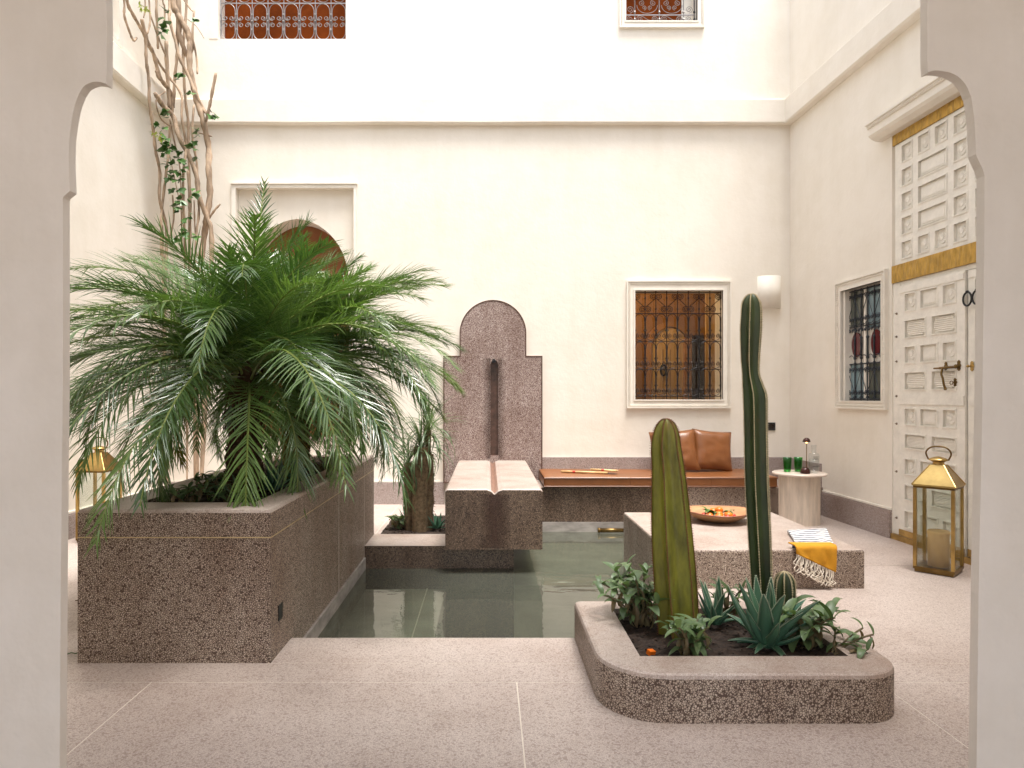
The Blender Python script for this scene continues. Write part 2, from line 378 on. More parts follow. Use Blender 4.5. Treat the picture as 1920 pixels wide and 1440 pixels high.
# ------------------------------------------------------------------ walls
WH = 5.6
RZR = -pi/2+math.atan(.037)                 # right wall frame: x along the wall towards the camera, y into the wall
RW = Vector((2.76, D, 0))
def arch_pts(cx, hw, spring, rise, z0, n=12):
    L = [(cx-hw, z0)]
    for i in range(n+1):
        a = pi/2*i/n; L.append((cx-hw*cos(a)**.92, spring+rise*(sin(a)**1.0)*(1-.04*sin(2*a))))
    R = [(2*cx-x, z) for x, z in L[::-1][1:]]
    return L+R
def cornice(parent, x0, x1, z0=3.46, z1=3.685, d=.06, e0=0, e1=0):
    m_ = MB(); r = .012
    n = 24; prof = [(0,z0),(-d+r,z0),(-d,z0+r),(-d,z1-r),(-d+r,z1),(0,z1)]
    vs = []
    for i in range(n+1):
        x = x0+(x1-x0)*i/n
        j = .004*noise.noise(Vector((x*1.7, z0, d*9)))
        for y, z in prof: vs.append((x, y, z+(j if y < -.001 else j)))
    k = len(prof)
    m_.add(vs, [(i*k+a, i*k+a+1, (i+1)*k+a+1, (i+1)*k+a) for i in range(n) for a in range(k-1)])
    return m_.build('cornice', M['plaster'], parent, False)
def skirting(parent, x0, x1, z1=.19, d=.022, mat='ter_skirt', z0=-.002):
    m_ = MB(); m_.box(x0, x1, -d, .001, z0, z1-.008); m_.box(x0, x1, -d+.006, .001, z1-.008, z1)
    m_.build('skirting', M[mat], parent)
    m_ = MB(); m_.box(x0, x1, -.012, .001, z1+.001, z1+.014); m_.build('skirting_bead', M['paint'], parent)
# back wall
bw = empty('wall', (0, D, 0), 0, 'cream plastered back wall of the courtyard behind the fountain and bench', 'wall')
m_ = MB()
slab_xz(m_, rect(XL-.4, 3.3, -.02, WH), [rect(-2.30,-1.215,.2,2.885), rect(1.335,2.147,.95,1.957), rect(-2.465,-1.30,4.252,5.3), rect(1.258,1.909,4.408,5.3)], 0, .22)
m_.build('wall_face', M['plaster'], bw)
cornice(bw, XL-.1, 2.95); skirting(bw, XL, -.40, .2)
m_ = MB(); m_.box(XL-.4, 3.3, 0, .22, WH, WH+.06); m_.build('coping', M['plaster'], bw)
# left wall
lw = empty('wall', (XL, 0, 0), pi/2, 'bright cream left wall of the courtyard behind the palm', 'wall')
m_ = MB(); slab_xz(m_, rect(1.5, D+.3, -.02, WH), [rect(4.2, 5.36, 3.78, 4.9)], 0, .3); m_.build('wall_face', M['plaster'], lw)
cornice(lw, 1.5, D+.05, d=.075); skirting(lw, 1.5, D, .175)
m_ = MB(); m_.box(1.5, D+.3, 0, .3, WH, WH+.06); m_.build('coping', M['plaster'], lw)
# right wall
rw = empty('wall', RW, RZR, 'cream right wall of the courtyard holding the tall carved door', 'wall')
U = lambda px: (D-3828/(px-867.6))
m_ = MB(); slab_xz(m_, rect(-.3, 4.9, -.02, WH), [rect(.90, 1.395, .954, 1.812), rect(1.485, 2.86, -.01, 2.80)], 0, .3); m_.build('wall_face', M['plaster'], rw)
cornice(rw, -.05, 4.9, d=.075); skirting(rw, .575, 1.484, .195)
m_ = MB(); m_.box(-.3, 4.9, 0, .3, WH, WH+.06); m_.build('coping', M['plaster'], rw)
# near wall with the lobed arch the photograph is taken through
YF, YN = 1.53, 1.505
def ap(px, py): return ((px-915)*YF/1280, 1-(py-740)*YF/1280)
def curve2(p): return [(q.x, q.y) for q in smooth_path([(a, b_, 0) for a, b_ in p], 5)]
left = [(123,1700),(125,1440),(127,1100),(131,700),(131,377),(133,373)]+curve2([(144,364),(142.5,330),(142,300),(143,268),(147,236),(153,206),(161,184)])+curve2([(163,181),(170,171),(180,165),(192,162.5),(203,164),(211,167)])+[(211.5,150),(212,60),(211,0),(211,-60)]
right = [(1812,1700),(1816,1440),(1820,1100),(1826,800),(1830,500),(1831,336),(1826,321),(1817,302)]+curve2([(1815,296),(1814,265),(1811,225),(1806,190)])+curve2([(1804,186),(1797,170),(1785,156),(1770,147),(1753,143),(1738,142),(1727,145)])+[(1725.5,125),(1725.5,0),(1727,-60)]
top = [(230,-120),(330,-135),(345,-220),(560,-300),(720,-330),(760,-420),(968,-520),(1176,-420),(1216,-330),(1380,-300),(1595,-220),(1610,-135),(1710,-120)]
opening = [ap(*p) for p in left]+[ap(*p) for p in top]+[ap(*p) for p in right[::-1]]
opening = [(x, max(z, 0)) for x, z in opening]
nw = empty('wall', (0, 0, 0), 0, 'near plastered wall with a lobed arch opening framing the view', 'wall')
m_ = MB()
outer = [opening[0], opening[-1], (3.6, 0), (3.6, WH), (-3.6, WH), (-3.6, 0)]
poly = opening+[(3.6, 0), (3.6, WH), (-3.6, WH), (-3.6, 0)]
slab_xz(m_, poly, [], YN, YF); m_.build('arch_wall', M['plaster_arch'], nw)
# gallery the camera stands in; its unseen roof length sets light on the arch
gal = empty('gallery', (0, 0, 0), 0, 'gallery behind the near arch with plain plaster walls and an unseen roof sized to shade the arch', 'building')
m_ = MB(); m_.box(-3.6, -3.4, -4.2, YN-.01, -.02, 3.2); m_.build('side_wall', M['plaster_arch'], gal)
m_ = MB(); m_.box(3.4, 3.6, -4.2, YN-.01, -.02, 3.2); m_.build('side_wall', M['plaster_arch'], gal)
m_ = MB(); m_.box(-3.6, 3.6, -2.9, YN-.01, 3.2, 3.35); m_.build('shading_ceiling', M['plaster_arch'], gal)  # unseen, cut to the length that dims the arch wall face

# ------------------------------------------------------------------ niche with the pointed arch
nc = empty('arched_niche', (0, D, 0), 0, 'pointed arch niche lined in terracotta inside a rectangular frame behind the palm', 'niche')
m_ = MB(); slab_xz(m_, rect(-2.299,-1.216,.201,2.884), [arch_pts(-1.757, .475, 2.02, .60, .585)], .05, .10); m_.build('arch_panel', M['plaster'], nc)
m_ = MB(); slab_xz(m_, rect(-2.299,-1.216,.201,2.884), [arch_pts(-1.757, .475, 2.02, .60, .585)], .10, .30); m_.build('reveal', M['plaster'], nc)
m_ = MB(); m_.box(-2.299, -1.216, .302, .36, .2, 2.884); m_.build('back_panel', M['terracotta'], nc)
m_ = MB(); m_.box(-2.23, -1.28, .02, .30, .586, .60); m_.build('sill', M['ter_mauve'], nc)
m_ = MB(); slab_xz(m_, rect(-2.337,-1.20,.2,2.917), [rect(-2.30,-1.225,.2001,2.885)], -.022, .0); m_.build('frame', M['paint'], nc)
m_ = MB(); m_.box(-2.345, -1.192, -.034, -.001, 2.918, 2.93); m_.build('frame_lip', M['paint'], nc)

# ------------------------------------------------------------------ iron grilles
def spiral(cx, cz, r, a0, turns, k=16, r1=.2, sgn=1):
    n = int(k*turns); return [(cx+(r*(1-(1-r1)*i/n))*cos(a0+sgn*2*pi*turns*i/n), cz+(r*(1-(1-r1)*i/n))*sin(a0+sgn*2*pi*turns*i/n)) for i in range(n+1)]
def strip(mb, pts, r, n=4): mb.tube([(p[0], 0, p[1]) for p in pts], r, n)
def grille_bar(name, parent, p0, p1, r, mat, y, thick=None, collars=()):
    m_ = MB(); m_.tube([(p0[0], y, p0[1]), (p1[0], y, p1[1])], r, 4)
    dx, dz = p1[0]-p0[0], p1[1]-p0[1]
    for a, b_, rr in (thick or []):
        m_.tube([(p0[0]+dx*a, y, p0[1]+dz*a), (p0[0]+dx*b_, y, p0[1]+dz*b_)], rr, 6)
    for a in collars:
        for q, s_ in ((-.006, 1.9), (0, 2.5), (.006, 1.9)):
            c = (p0[0]+dx*a, y, p0[1]+dz*a+q); m_.ell(c, r*s_, r*s_, r*1.1, 6)
    return m_.build(name, mat, parent)
def scroll_S(w_, h_, r):          # S scroll with spirals top right and bottom left
    m_ = MB(); R = min(w_, h_)*.30
    strip(m_, spiral(R*.9, h_-R*1.15, R, radians(-135), 1.9, 14, .15, 1), r)
    strip(m_, spiral(w_-R*.9, R*1.15, R, radians(45), 1.9, 14, .15, 1), r)
    strip(m_, [(R*.9-R*.71, h_-R*1.15-R*.71), (w_-R*.9+R*.71, R*1.15+R*.71)], r)
    return m_
def mirror(m_, w_):
    k = MB(); k.v = [(w_-a, b_, c) for a, b_, c in m_.v]; k.f = [f[::-1] for f in m_.f]; k.m = m_.m[:]; return k
def arch_scroll(w_, h_, r):
    m_ = MB(); rr = w_*.42; c = w_/2
    strip(m_, [(c-rr*cos(pi*i/12), h_-rr-.004+rr*sin(pi*i/12)) for i in range(13)], r)
    strip(m_, [(c-rr, h_-rr-.004), (c-rr*1.05, h_-rr-.03)], r); strip(m_, [(c+rr, h_-rr-.004), (c+rr*1.05, h_-rr-.03)], r)
    q = w_*.20
    for s_ in (-1, 1):
        strip(m_, spiral(c+s_*q*1.0, .048, q*.95, radians(90), 1.5, 14, .2, -s_ if s_ > 0 else 1), r*.85)
        strip(m_, [(c+s_*w_*.46, .085), (c+s_*w_*.44, .045), (c+s_*w_*.30, .015), (c, .004)], r*.85)
        strip(m_, spiral(c+s_*w_*.40, .095, .008, 0, 1, 8, .4), r*.7)
    return m_
def moulded_frame(root, x0, x1, z0, z1, ix0, ix1, iz0, iz1, mat, rope=True):
    m_ = MB(); slab_xz(m_, rect(x0, x1, z0, z1), [rect(ix0, ix1, iz0, iz1)], -.018, 0, back=False)
    t_ = (ix0-x0)*.28
    slab_xz(m_, rect(x0-.006, x1+.006, z0-.006, z1+.006), [rect(x0+t_*.35, x1-t_*.35, z0+t_*.35, z1-t_*.35)], -.030, 0, back=False)
    slab_xz(m_, rect(ix0-.012, ix1+.012, iz0-.012, iz1+.012), [rect(ix0, ix1, iz0, iz1)], -.026, .02, back=False)
    f = m_.build('frame', mat, root)
    if rope:
        m_ = MB(); p = t_*1.0; st_ = .0165
        for (a, b_, c, d) in ((x0+p, z0+p, x1-p, z0+p), (x0+p, z1-p, x1-p, z1-p), (x0+p, z0+p, x0+p, z1-p), (x1-p, z0+p, x1-p, z1-p)):
            L = math.hypot(c-a, d-b_); n = int(L/st_); ux, uz = (c-a)/L, (d-b_)/L
            for i in range(n):
                s_ = (i+.5)*L/n; cx, cz = a+ux*s_, b_+uz*s_
                dx, dz = (ux*.7-uz*.7)*.0085, (uz*.7+ux*.7)*.0085
                m_.obox((cx, -.021, cz), (dx, 0, dz), (-dz*.42, 0, dx*.42), (0, .005, 0))
        m_.build('rope_moulding', mat, f)
    return f
# window above the bench
wn = empty('window', (0, D, 0), 0, 'window with black wrought iron grille and cream rope-carved frame above the leather bench', 'window')
moulded_frame(wn, 1.27, 2.21, .883, 2.034, 1.341, 2.141, .956, 1.951, M['paint'])
gy = .035; zr = [.985, 1.234, 1.491, 1.746, 1.938]; xc = [1.345+.0992*i for i in range(9)]
gr = MB(); 
for z in zr: gr.obox((1.741, gy, z), (.4, 0, 0), (0, .003, 0), (0, 0, .0035))
gr = gr.build('grille', M['iron'], wn)
for x in xc:
    th = []; co = []
    for k in range(3):
        a0 = (zr[k]+.10-zr[0])/(zr[4]-zr[0]); a1 = (zr[k+1]-.055-zr[0])/(zr[4]-zr[0])
        th.append((a0, a1, .0078)); co += [a0-.005, a1+.004, (zr[k]+.035-zr[0])/(zr[4]-zr[0])]
    co += [.83, .93]
    grille_bar('upright', gr, (x, zr[0]-.03), (x, zr[4]+.02), .0042, M['iron'], gy, th, co)
ms = scroll_S(.0992, .19, .0033); mS = ms.mesh('scroll', M['iron_grey']); mS2 = mirror(ms, .0992).mesh('scroll', M['iron_grey'])
mS.materials[0] = M['iron']; mS2.materials[0] = M['iron']
mA = arch_scroll(.0992, .252, .0033).mesh('arch_scroll', M['iron'])
for i in range(8):
    link('scroll', mS if i % 2 == 0 else mS2, gr, Matrix.Translation((xc[i], gy-.004, zr[3]+.002)))
    for k in range(3): link('arch_scroll', mA, gr, Matrix.Translation((xc[i], gy-.004, zr[k]+.003)))
m_ = MB(); m_.box(1.336, 2.146, .075, .079, .951, 1.956); m_.build('pane', M['glass'], wn)
# room seen through it
rm = empty('room', (0, D, 0), 0, 'warm ochre room seen through the window above the bench', 'room')
m_ = MB(); bx = (.9, 2.7, .222, 1.6, .3, 2.5)
m_.box(bx[0]-.05, bx[0], bx[2], bx[3], bx[4], bx[5]); m_.box(bx[1], bx[1]+.05, bx[2], bx[3], bx[4], bx[5])
m_.box(bx[0], bx[1], bx[3], bx[3]+.05, bx[4], bx[5]); m_.build('room_wall', M['ochre'], rm)
m_ = MB(); m_.box(bx[0]-.05, bx[1]+.05, bx[2], bx[3]+.05, bx[5]+.001, bx[5]+.05); m_.build('room_ceiling', M['ochre'], rm)
m_ = MB(); m_.box(bx[0]-.05, bx[1]+.05, bx[2], bx[3]+.05, bx[4]-.05, bx[4]-.001); m_.build('room_floor', M['clay'], rm)
m_ = MB(); slab_xz(m_, [(p[0], p[1]) for p in arch_pts(2.01, .20, 1.50, .24, .3)], [], 1.30, 1.34); o = m_.build('arched_door', M['wood_in'], rm)
for i in range(5):
    m_ = MB(); m_.box(1.85+.08*i, 1.854+.08*i, 1.296, 1.30, .3, 1.50); m_.build('board_gap', M['dark'], o)
m_ = MB(); slab_xz(m_, [(p[0], p[1]) for p in arch_pts(2.01, .27, 1.50, .31, .3)], [[(p[0], p[1]) for p in arch_pts(2.01, .21, 1.50, .25, .301)]], 1.27, 1.38); m_.build('door_surround', M['ochre'], rm)
m_ = MB(); m_.box(2.07, 2.135, .95, 1.0, .3, 1.60); m_.build('open_leaf', M['bowl'], rm)
m_ = MB(); m_.box(2.27, 2.64, .86, .90, .3, 2.1); m_.build('open_leaf', M['wood_in'], rm)
m_ = MB(); m_.box(2.14, 2.26, .90, .93, .3, 1.62); m_.build('gap_shade_panel', M['dark'], rm)  # solid dark panel painted in for the shade between the leaves
m_ = MB(); m_.tube([(1.93+.03*cos(a*pi/8), 1.27, 1.27+.06*sin(a*pi/8)) for a in range(17)], .012, 6); m_.build('door_ring', M['iron'], rm)
m_ = MB(); m_.box(1.12, 1.42, .95, 1.0, .3, 1.62); m_.build('dark_panel', M['shutter'], rm)  # solid dark rust panel at the left of the room
ld = bpy.data.lights.new('room_lamp', 'POINT'); ld.energy = 7; ld.color = (1, .66, .32); ld.shadow_soft_size = .12
lo = bpy.data.objects.new('room_lamp', ld); COL.objects.link(lo); lo.location = (1.35, D+.65, 2.2)
# upper left window
wu = empty('window', (0, D, 0), 0, 'upper window over a rust shutter with pale iron loops, high on the back wall at left', 'window')
m_ = MB(); m_.box(-2.465, -1.30, .155, .20, 4.252, 5.3); m_.build('shutter', M['shutter'], wu)
m_ = MB(); m_.box(-2.548, -2.467, -.004, .001, 4.252, 5.3); m_.build('reveal', M['paint'], wu)
gr = MB()
for z in (4.262, 4.605, 4.95): gr.obox((-1.882, .05, z), (.581, 0, 0), (0, .004, 0), (0, 0, .0045))
gr = gr.build('grille', M['iron_grey'], wu); cw = 1.162/8
for i in range(9): grille_bar('upright', gr, (-2.463+cw*i, 4.262), (-2.463+cw*i, 5.25), .005, M['iron_grey'], .05, None, [.10, .18, .24, .46, .53])
m_ = MB(); H = .343; a = .062; c = cw/2
for s0, sg in ((0, 1), (H, -1)):
    f_ = lambda z: s0+sg*z
    strip(m_, [(c-a, f_(.20))]+[(c-a*cos(pi*i/14), f_(.006+a*1.15-a*1.15*sin(pi*i/14))) for i in range(15)]+[(c+a, f_(.20))], .0036)
    for s_ in (-1, 1):
        strip(m_, [(c+s_*(a-.003), f_(.13)), (c+s_*(a-.004), f_(.145)), (c+s_*.048, f_(.158)), (c+s_*.03, f_(.163))], .0034)
        strip(m_, [(c+s_*(.027+.021*(1-.6*i/20)*sin(2*pi*1.35*i/20)), f_(.142+.021*(1-.6*i/20)*cos(2*pi*1.35*i/20))) for i in range(21)], .0034)
mo = m_.mesh('loop_scroll', M['iron_grey'])
for i in range(8):
    for k in (0, 1): link('loop_scroll', mo, gr, Matrix.Translation((-2.463+cw*i, .045, 4.262+.344*k)))
# upper right window
wv = empty('window', (0, D, 0), 0, 'small upper window with scrolled iron grille over rust shutter, high above the bench window', 'window')
moulded_frame(wv, 1.205, 1.966, 4.352, 5.35, 1.258, 1.909, 4.408, 5.30, M['paint'])
m_ = MB(); m_.box(1.258, 1.81, .155, .20, 4.408, 5.3); m_.build('shutter', M['shutter'], wv)
m_ = MB(); m_.box(1.812, 1.909, .15, .20, 4.408, 5.3); m_.build('curtain', M['paint'], wv)
gr = MB()
for z in (4.416, 4.497, 4.75, 5.0): gr.obox((1.583, .05, z), (.32, 0, 0), (0, .004, 0), (0, 0, .004))
gr = gr.build('grille', M['iron_grey'], wv)
for x in (1.264, 1.352, 1.578, 1.80, 1.90): grille_bar('upright', gr, (x, 4.416), (x, 5.25), .005, M['iron_grey'] if 1.3 < x < 1.85 else M['blue_iron'], .05, None, [.05, .13, .3])
s1 = MB(); R = .034
strip(s1, spiral(.045, .040, R, radians(45), 2.1, 16, .12, 1), .0032); strip(s1, spiral(.18, .040, R, radians(225), 2.1, 16, .12, 1), .0032); strip(s1, [(.07, .066), (.155, .014)], .0032)
s1 = s1.mesh('scroll', M['iron_grey'])
s2 = MB()
strip(s2, [(.113-.095*cos(pi*i/14), .085-.075*sin(pi*i/14)) for i in range(15)], .0032)
for s_ in (-1, 1):
    strip(s2, spiral(.113+s_*.055, .105, .028, radians(90), 1.6, 14, .2, s_), .003); strip(s2, spiral(.113+s_*.028, .062, .022, radians(-90), 1.5, 14, .2, -s_), .003)
s2 = s2.mesh('cup_scroll', M['iron_grey'])
for x in (1.352, 1.578): link('scroll', s1, gr, Matrix.Translation((x, .045, 4.416))); link('cup_scroll', s2, gr, Matrix.Translation((x, .045, 4.50))); link('cup_scroll', s2, gr, Matrix.Translation((x, .045, 4.755)))
s3 = MB(); strip(s3, spiral(.044, .04, .03, radians(90), 1.8, 14, .15, 1), .003); strip(s3, spiral(.044, .13, .034, radians(-90), 1.8, 14, .15, 1), .003); s3 = s3.mesh('side_scroll', M['iron_grey'])
for x in (1.264, 1.806): link('side_scroll', s3, gr, Matrix.Translation((x, .045, 4.416)))
# right wall window
wr = empty('window', RW, RZR, 'narrow window with black iron grille over burgundy oval glass on the right wall beside the door', 'window')
moulded_frame(wr, .805, 1.44, .899, 1.879, .875, 1.395, .954, 1.812, M['paint'])
glb = simple('blue_glass', (.22, .31, .34), .15, 0, .1); glg = simple('smoke_glass', (.11, .12, .10), .15, 0, .1)
glw = simple('milk_glass', (.70, .66, .60), .3, 0, .06); glr = simple('burgundy_glass', (.10, .018, .022), .12, 0, .1)
m_ = MB(); m_.box(.87, 1.50, .105, .12, .954, 1.812); pn = m_.build('glazing', glw, wr); pn.location = (-.055, -.05, 0)
for (x0, x1, z0, z1, mm) in ((.955,1.115,1.53,1.80,glg),(1.18,1.41,1.50,1.80,glb),(.955,1.13,.965,1.235,glb),(1.19,1.39,.965,1.235,glg)):
    m_ = MB(); m_.box(x0, x1, .098, .104, z0, z1); m_.build('pane', mm, pn)
for cx in (1.035, 1.285):
    m_ = MB(); oval = [(cx+.062*cos(2*pi*i/24), 1.385+.095*sin(2*pi*i/24)) for i in range(24)]
    slab_xz(m_, oval, [], .092, .104); m_.build('oval_pane', glr, pn)
for cx in (.93, 1.15):
    m_ = MB(); m_.box(cx-.012, cx+.012, .09, .104, .96, 1.81); m_.build('glazing_bar', M['paint'], pn)
gr = MB(); zq = (.962, 1.235, 1.522, 1.80)
for z in zq: gr.obox((1.135, .04, z), (.26, 0, 0), (0, .0045, 0), (0, 0, .005))
gr = gr.build('grille', M['blue_iron'], wr); xc = [.885+.0825*i for i in range(7)]
for x in xc: grille_bar('upright', gr, (x, .955), (x, 1.81), .0052, M['blue_iron'], .04, [(.38, .56, .0085)], [.03, .08, .29, .33, .38, .56, .64, .67, .74, .94])
v1 = MB()
strip(v1, [(0, .045), (.0825, .21)], .003)
for s_, cx in ((1, .024), (-1, .058)):
    strip(v1, spiral(cx, .05, .018, radians(90), 1.5, 12, .2, s_), .0032); strip(v1, spiral(cx, .225, .018, radians(-90), 1.5, 12, .2, -s_), .0032)
strip(v1, [(.04-.036*cos(pi*i/8), .02-.015*sin(pi*i/8)) for i in range(9)], .003)
va = v1.mesh('diamond_scroll', M['blue_iron']); vb = mirror(v1, .0825).mesh('diamond_scroll', M['blue_iron'])
v2 = MB()
for s_, cx in ((1, .024), (-1, .058)): strip(v2, spiral(cx, -.028, .015, radians(90), 1.5, 12, .2, s_), .0035)
strip(v2, [(.041-.038*cos(pi*i/8), -.25+.03*sin(pi*i/8)) for i in range(9)], .003)
vc = v2.mesh('small_scroll', M['blue_iron'])
for i in range(6):
    link('diamond_scroll', va if i % 2 else vb, gr, Matrix.Translation((xc[i], .035, .965)))
    link('diamond_scroll', vb if i % 2 else va, gr, Matrix.Translation((xc[i], .035, 1.53)))
    link('small_scroll', vc, gr, Matrix.Translation((xc[i], .035, 1.522)))
# window high on the left wall
wl = empty('window', (XL, 0, 0), pi/2, 'black iron grille window high on the left wall beside the vine', 'window')
m_ = MB(); m_.box(4.2, 5.36, .2, .25, 3.78, 4.9); m_.build('shutter', M['wood_in'], wl)
gr = MB(); 
for z in (3.80, 4.2, 4.6): gr.obox((4.78, .05, z), (.57, 0, 0), (0, .005, 0), (0, 0, .006))
gr = gr.build('grille', M['iron'], wl)
for i in range(9): grille_bar('upright', gr, (4.22+.14*i, 3.79), (4.22+.14*i, 4.88), .008, M['iron'], .05, None, [.05, .15, .3, .45, .6, .8])
m_ = MB(); slab_xz(m_, rect(4.14, 5.42, 3.74, 4.96), [rect(4.2, 5.36, 3.78, 4.9)], -.015, 0, back=False); m_.build('frame', M['paint'], wl)

# ------------------------------------------------------------------ carved door in the right wall (local frame: x = towards the camera)
dr = empty('carved_door', RW, RZR, 'tall white carved wooden door with hammered gold bands and brass latch on the right wall', 'door')
dp = M['door_paint']
def medallion():
    m_ = MB(); R = .036; m_.lathe([(0,.010),(R*.35,.010),(R*.4,.007),(R*.92,.006),(R,.0)], n=22)
    for i in range(14):
        a_ = 2*pi*i/14; m_.tube([(R*.42*cos(a_), R*.42*sin(a_), .0075), (R*.95*cos(a_+.35), R*.95*sin(a_+.35), .006)], .0019, 4)
    m_.v = [(a, -c, b_) for a, b_, c in m_.v]; return m_.mesh('medallion', dp)
def louvre(w_, h_):
    m_ = MB(); c_ = h_*.28; o_ = [(-w_/2+c_,-h_/2),(w_/2-c_,-h_/2),(w_/2,-h_/2+c_),(w_/2,h_/2-c_),(w_/2-c_,h_/2),(-w_/2+c_,h_/2),(-w_/2,h_/2-c_),(-w_/2,-h_/2+c_)]
    slab_xz(m_, o_, [], -.007, 0, back=False)
    n = 8
    for i in range(n):
        z = -h_/2+h_*(i+.5)/n; inset = max(0, c_-(h_/2-abs(z)))+.003
        m_.tube([(-w_/2+inset, -.008, z), (w_/2-inset, -.008, z)], h_/n*.36, 5)
    return m_.mesh('louvre_panel', dp)
def raised(w_, h_):
    m_ = MB(); m_.box(-w_/2, w_/2, -.007, 0, -h_/2, h_/2); m_.box(-w_/2+.014, w_/2-.014, -.010, -.006, -h_/2+.012, h_/2-.012); return m_.mesh('raised_panel', dp)
mMed = medallion()
def sunk_board(name, x0, x1, z0, z1, cells, yf, depth=.014, th=.04):
    m_ = MB(); slab_xz(m_, rect(x0, x1, z0, z1), [rect(*c) for c in cells], yf, yf+depth, back=False)
    m_.box(x0+.001, x1-.001, yf+depth, yf+th, z0+.001, z1-.001)
    for c in cells:                          # moulding round every sunk cell
        for k, (e, d) in enumerate(((.0105, .003), (.006, .0055))):
            slab_xz(m_, rect(c[0]-e, c[1]+e, c[2]-e, c[3]+e), [rect(c[0]-.0005*k, c[1]+.0005*k, c[2], c[3])], yf-d, yf+.002, back=False)
    return m_.build(name, dp, dr)
UU = lambda Y: D-Y
c1 = [(4.661,4.566),(4.493,4.397),(4.333,4.237),(4.166,4.064),(3.99,3.885),(3.81,3.70),(3.62,3.51)]
c1 = [(UU(a), UU(b_)) for a, b_ in c1]
rowz = [2.59, 2.425, 2.26, 2.095, 1.93]
cells = []; meds = []; rcs = []
for ri, z in enumerate(rowz):
    for ci, (a, b_) in enumerate(c1):
        if ri in (1,2,3) and ci in (1,2,4,5):
            if ci in (1, 4):
                e = c1[ci+1][1]; cells.append((a, e, z, z+.108)); rcs.append((a, e, z, z+.108))
            continue
        cells.append((a, b_, z, z+.108)); meds.append((a, b_, z, z+.108))
tp = sunk_board('upper_panel', UU(4.74), 2.85, 1.893, 2.728, cells, .012)
for a, b_, z0, z1 in meds: link('medallion', mMed, tp, Matrix.Translation(((a+b_)/2, .026, (z0+z1)/2))@Matrix.Rotation(random.uniform(0, 2), 4, 'Y'))
for a, b_, z0, z1 in rcs: link('raised_panel', raised(b_-a-.022, z1-z0-.024), tp, Matrix.Translation(((a+b_)/2, .026, (z0+z1)/2)))
def band(x0, x1, z0, z1, y, name='gold_band', mat='gold', amp=.0035):
    m_ = MB(); nx, nz = 90, 8; vs = []
    for i in range(nx+1):
        for j in range(nz+1):
            x = x0+(x1-x0)*i/nx; z = z0+(z1-z0)*j/nz
            e = 0 if j in (0, nz) or i in (0, nx) else amp*noise.noise(Vector((x*45, z*18, y*7)))
            vs.append((x, y-.004+e, z))
    m_.add(vs, [(i*(nz+1)+j, (i+1)*(nz+1)+j, (i+1)*(nz+1)+j+1, i*(nz+1)+j+1) for i in range(nx) for j in range(nz)])
    m_.box(x0, x1, y+.002, y+.02, z0, z1); return m_.build(name, M[mat], dr)
band(UU(4.755), 2.86, 2.728, 2.80, .006); band(UU(4.755), 2.86, 1.773, 1.892, .0)
# door frame and two leaves
m_ = MB(); m_.box(UU(4.755), UU(4.675), .008, .06, .04, 1.772); m_.build('frame_post', dp, dr)
m_ = MB(); m_.box(UU(4.67), 2.86, .05, .09, .0, 1.772); m_.build('backing', dp, dr)
m_ = MB(); m_.box(UU(4.675), 2.86, .012, .05, 1.742, 1.772); m_.build('head_rail', dp, dr)
rz_ = [(1.565,1.676),(1.385,1.496),(1.214,1.32),(1.036,1.146),(.80,.905),(.642,.732),(.466,.566),(.295,.39),(.105,.215)]
def leaf_door(Ya, Yb, yf):
    k = (Ya-Yb)/(4.668-4.066); cells = []; kinds = []
    X = lambda Y: UU(Ya-(4.668-Y)*k)
    for i, (z0, z1) in enumerate(rz_):
        if i in (0, 2, 4, 6, 8):
            for j, (a, b_) in enumerate(((4.605,4.507),(4.45,4.30),(4.243,4.142))): cells.append((X(a), X(b_), z0, z1)); kinds.append('r' if j == 1 else 'm')
        else:
            for a, b_ in ((4.605,4.41),(4.343,4.142)): cells.append((X(a), X(b_), z0, z1)); kinds.append('l')
    o = sunk_board('door_leaf', UU(Ya), UU(Yb), .03, 1.738, cells, yf, .014, .045)
    for (a, b_, z0, z1), kd in zip(cells, kinds):
        T = Matrix.Translation(((a+b_)/2, yf+.014, (z0+z1)/2))
        if kd == 'm': link('medallion', mMed, o, T@Matrix.Rotation(random.uniform(0,2), 4, 'Y'))
        elif kd == 'r': link('raised_panel', raised(b_-a-.024, z1-z0-.024), o, T)
        else: link('louvre_panel', louvre(b_-a-.014, z1-z0-.014), o, T)
    m_ = MB(); m_.box(UU(Ya)+.006, UU(Yb)-.004, yf-.006, yf-.001, .935, .995); m_.box(UU(Ya)+.006, UU(Yb)-.004, yf-.006, yf-.001, 1.69, 1.73); m_.build('rail', dp, o)
    m_ = MB(); m_.box(UU(Ya), UU(Yb), yf-.005, yf-.001, .04, .084); m_.build('kick_strip', M['brass'], o)
    return o
L1 = leaf_door(4.668, 4.060, -.004); L2 = leaf_door(4.052, 3.46, .010)
band(UU(4.755), 2.86, .0, .037, -.008, 'threshold_band', 'brass', .001)
m_ = MB(); m_.box(UU(4.76), UU(4.70), -.012, .05, -.02, -.003); m_.build('foot_block', M['clay'], dr)
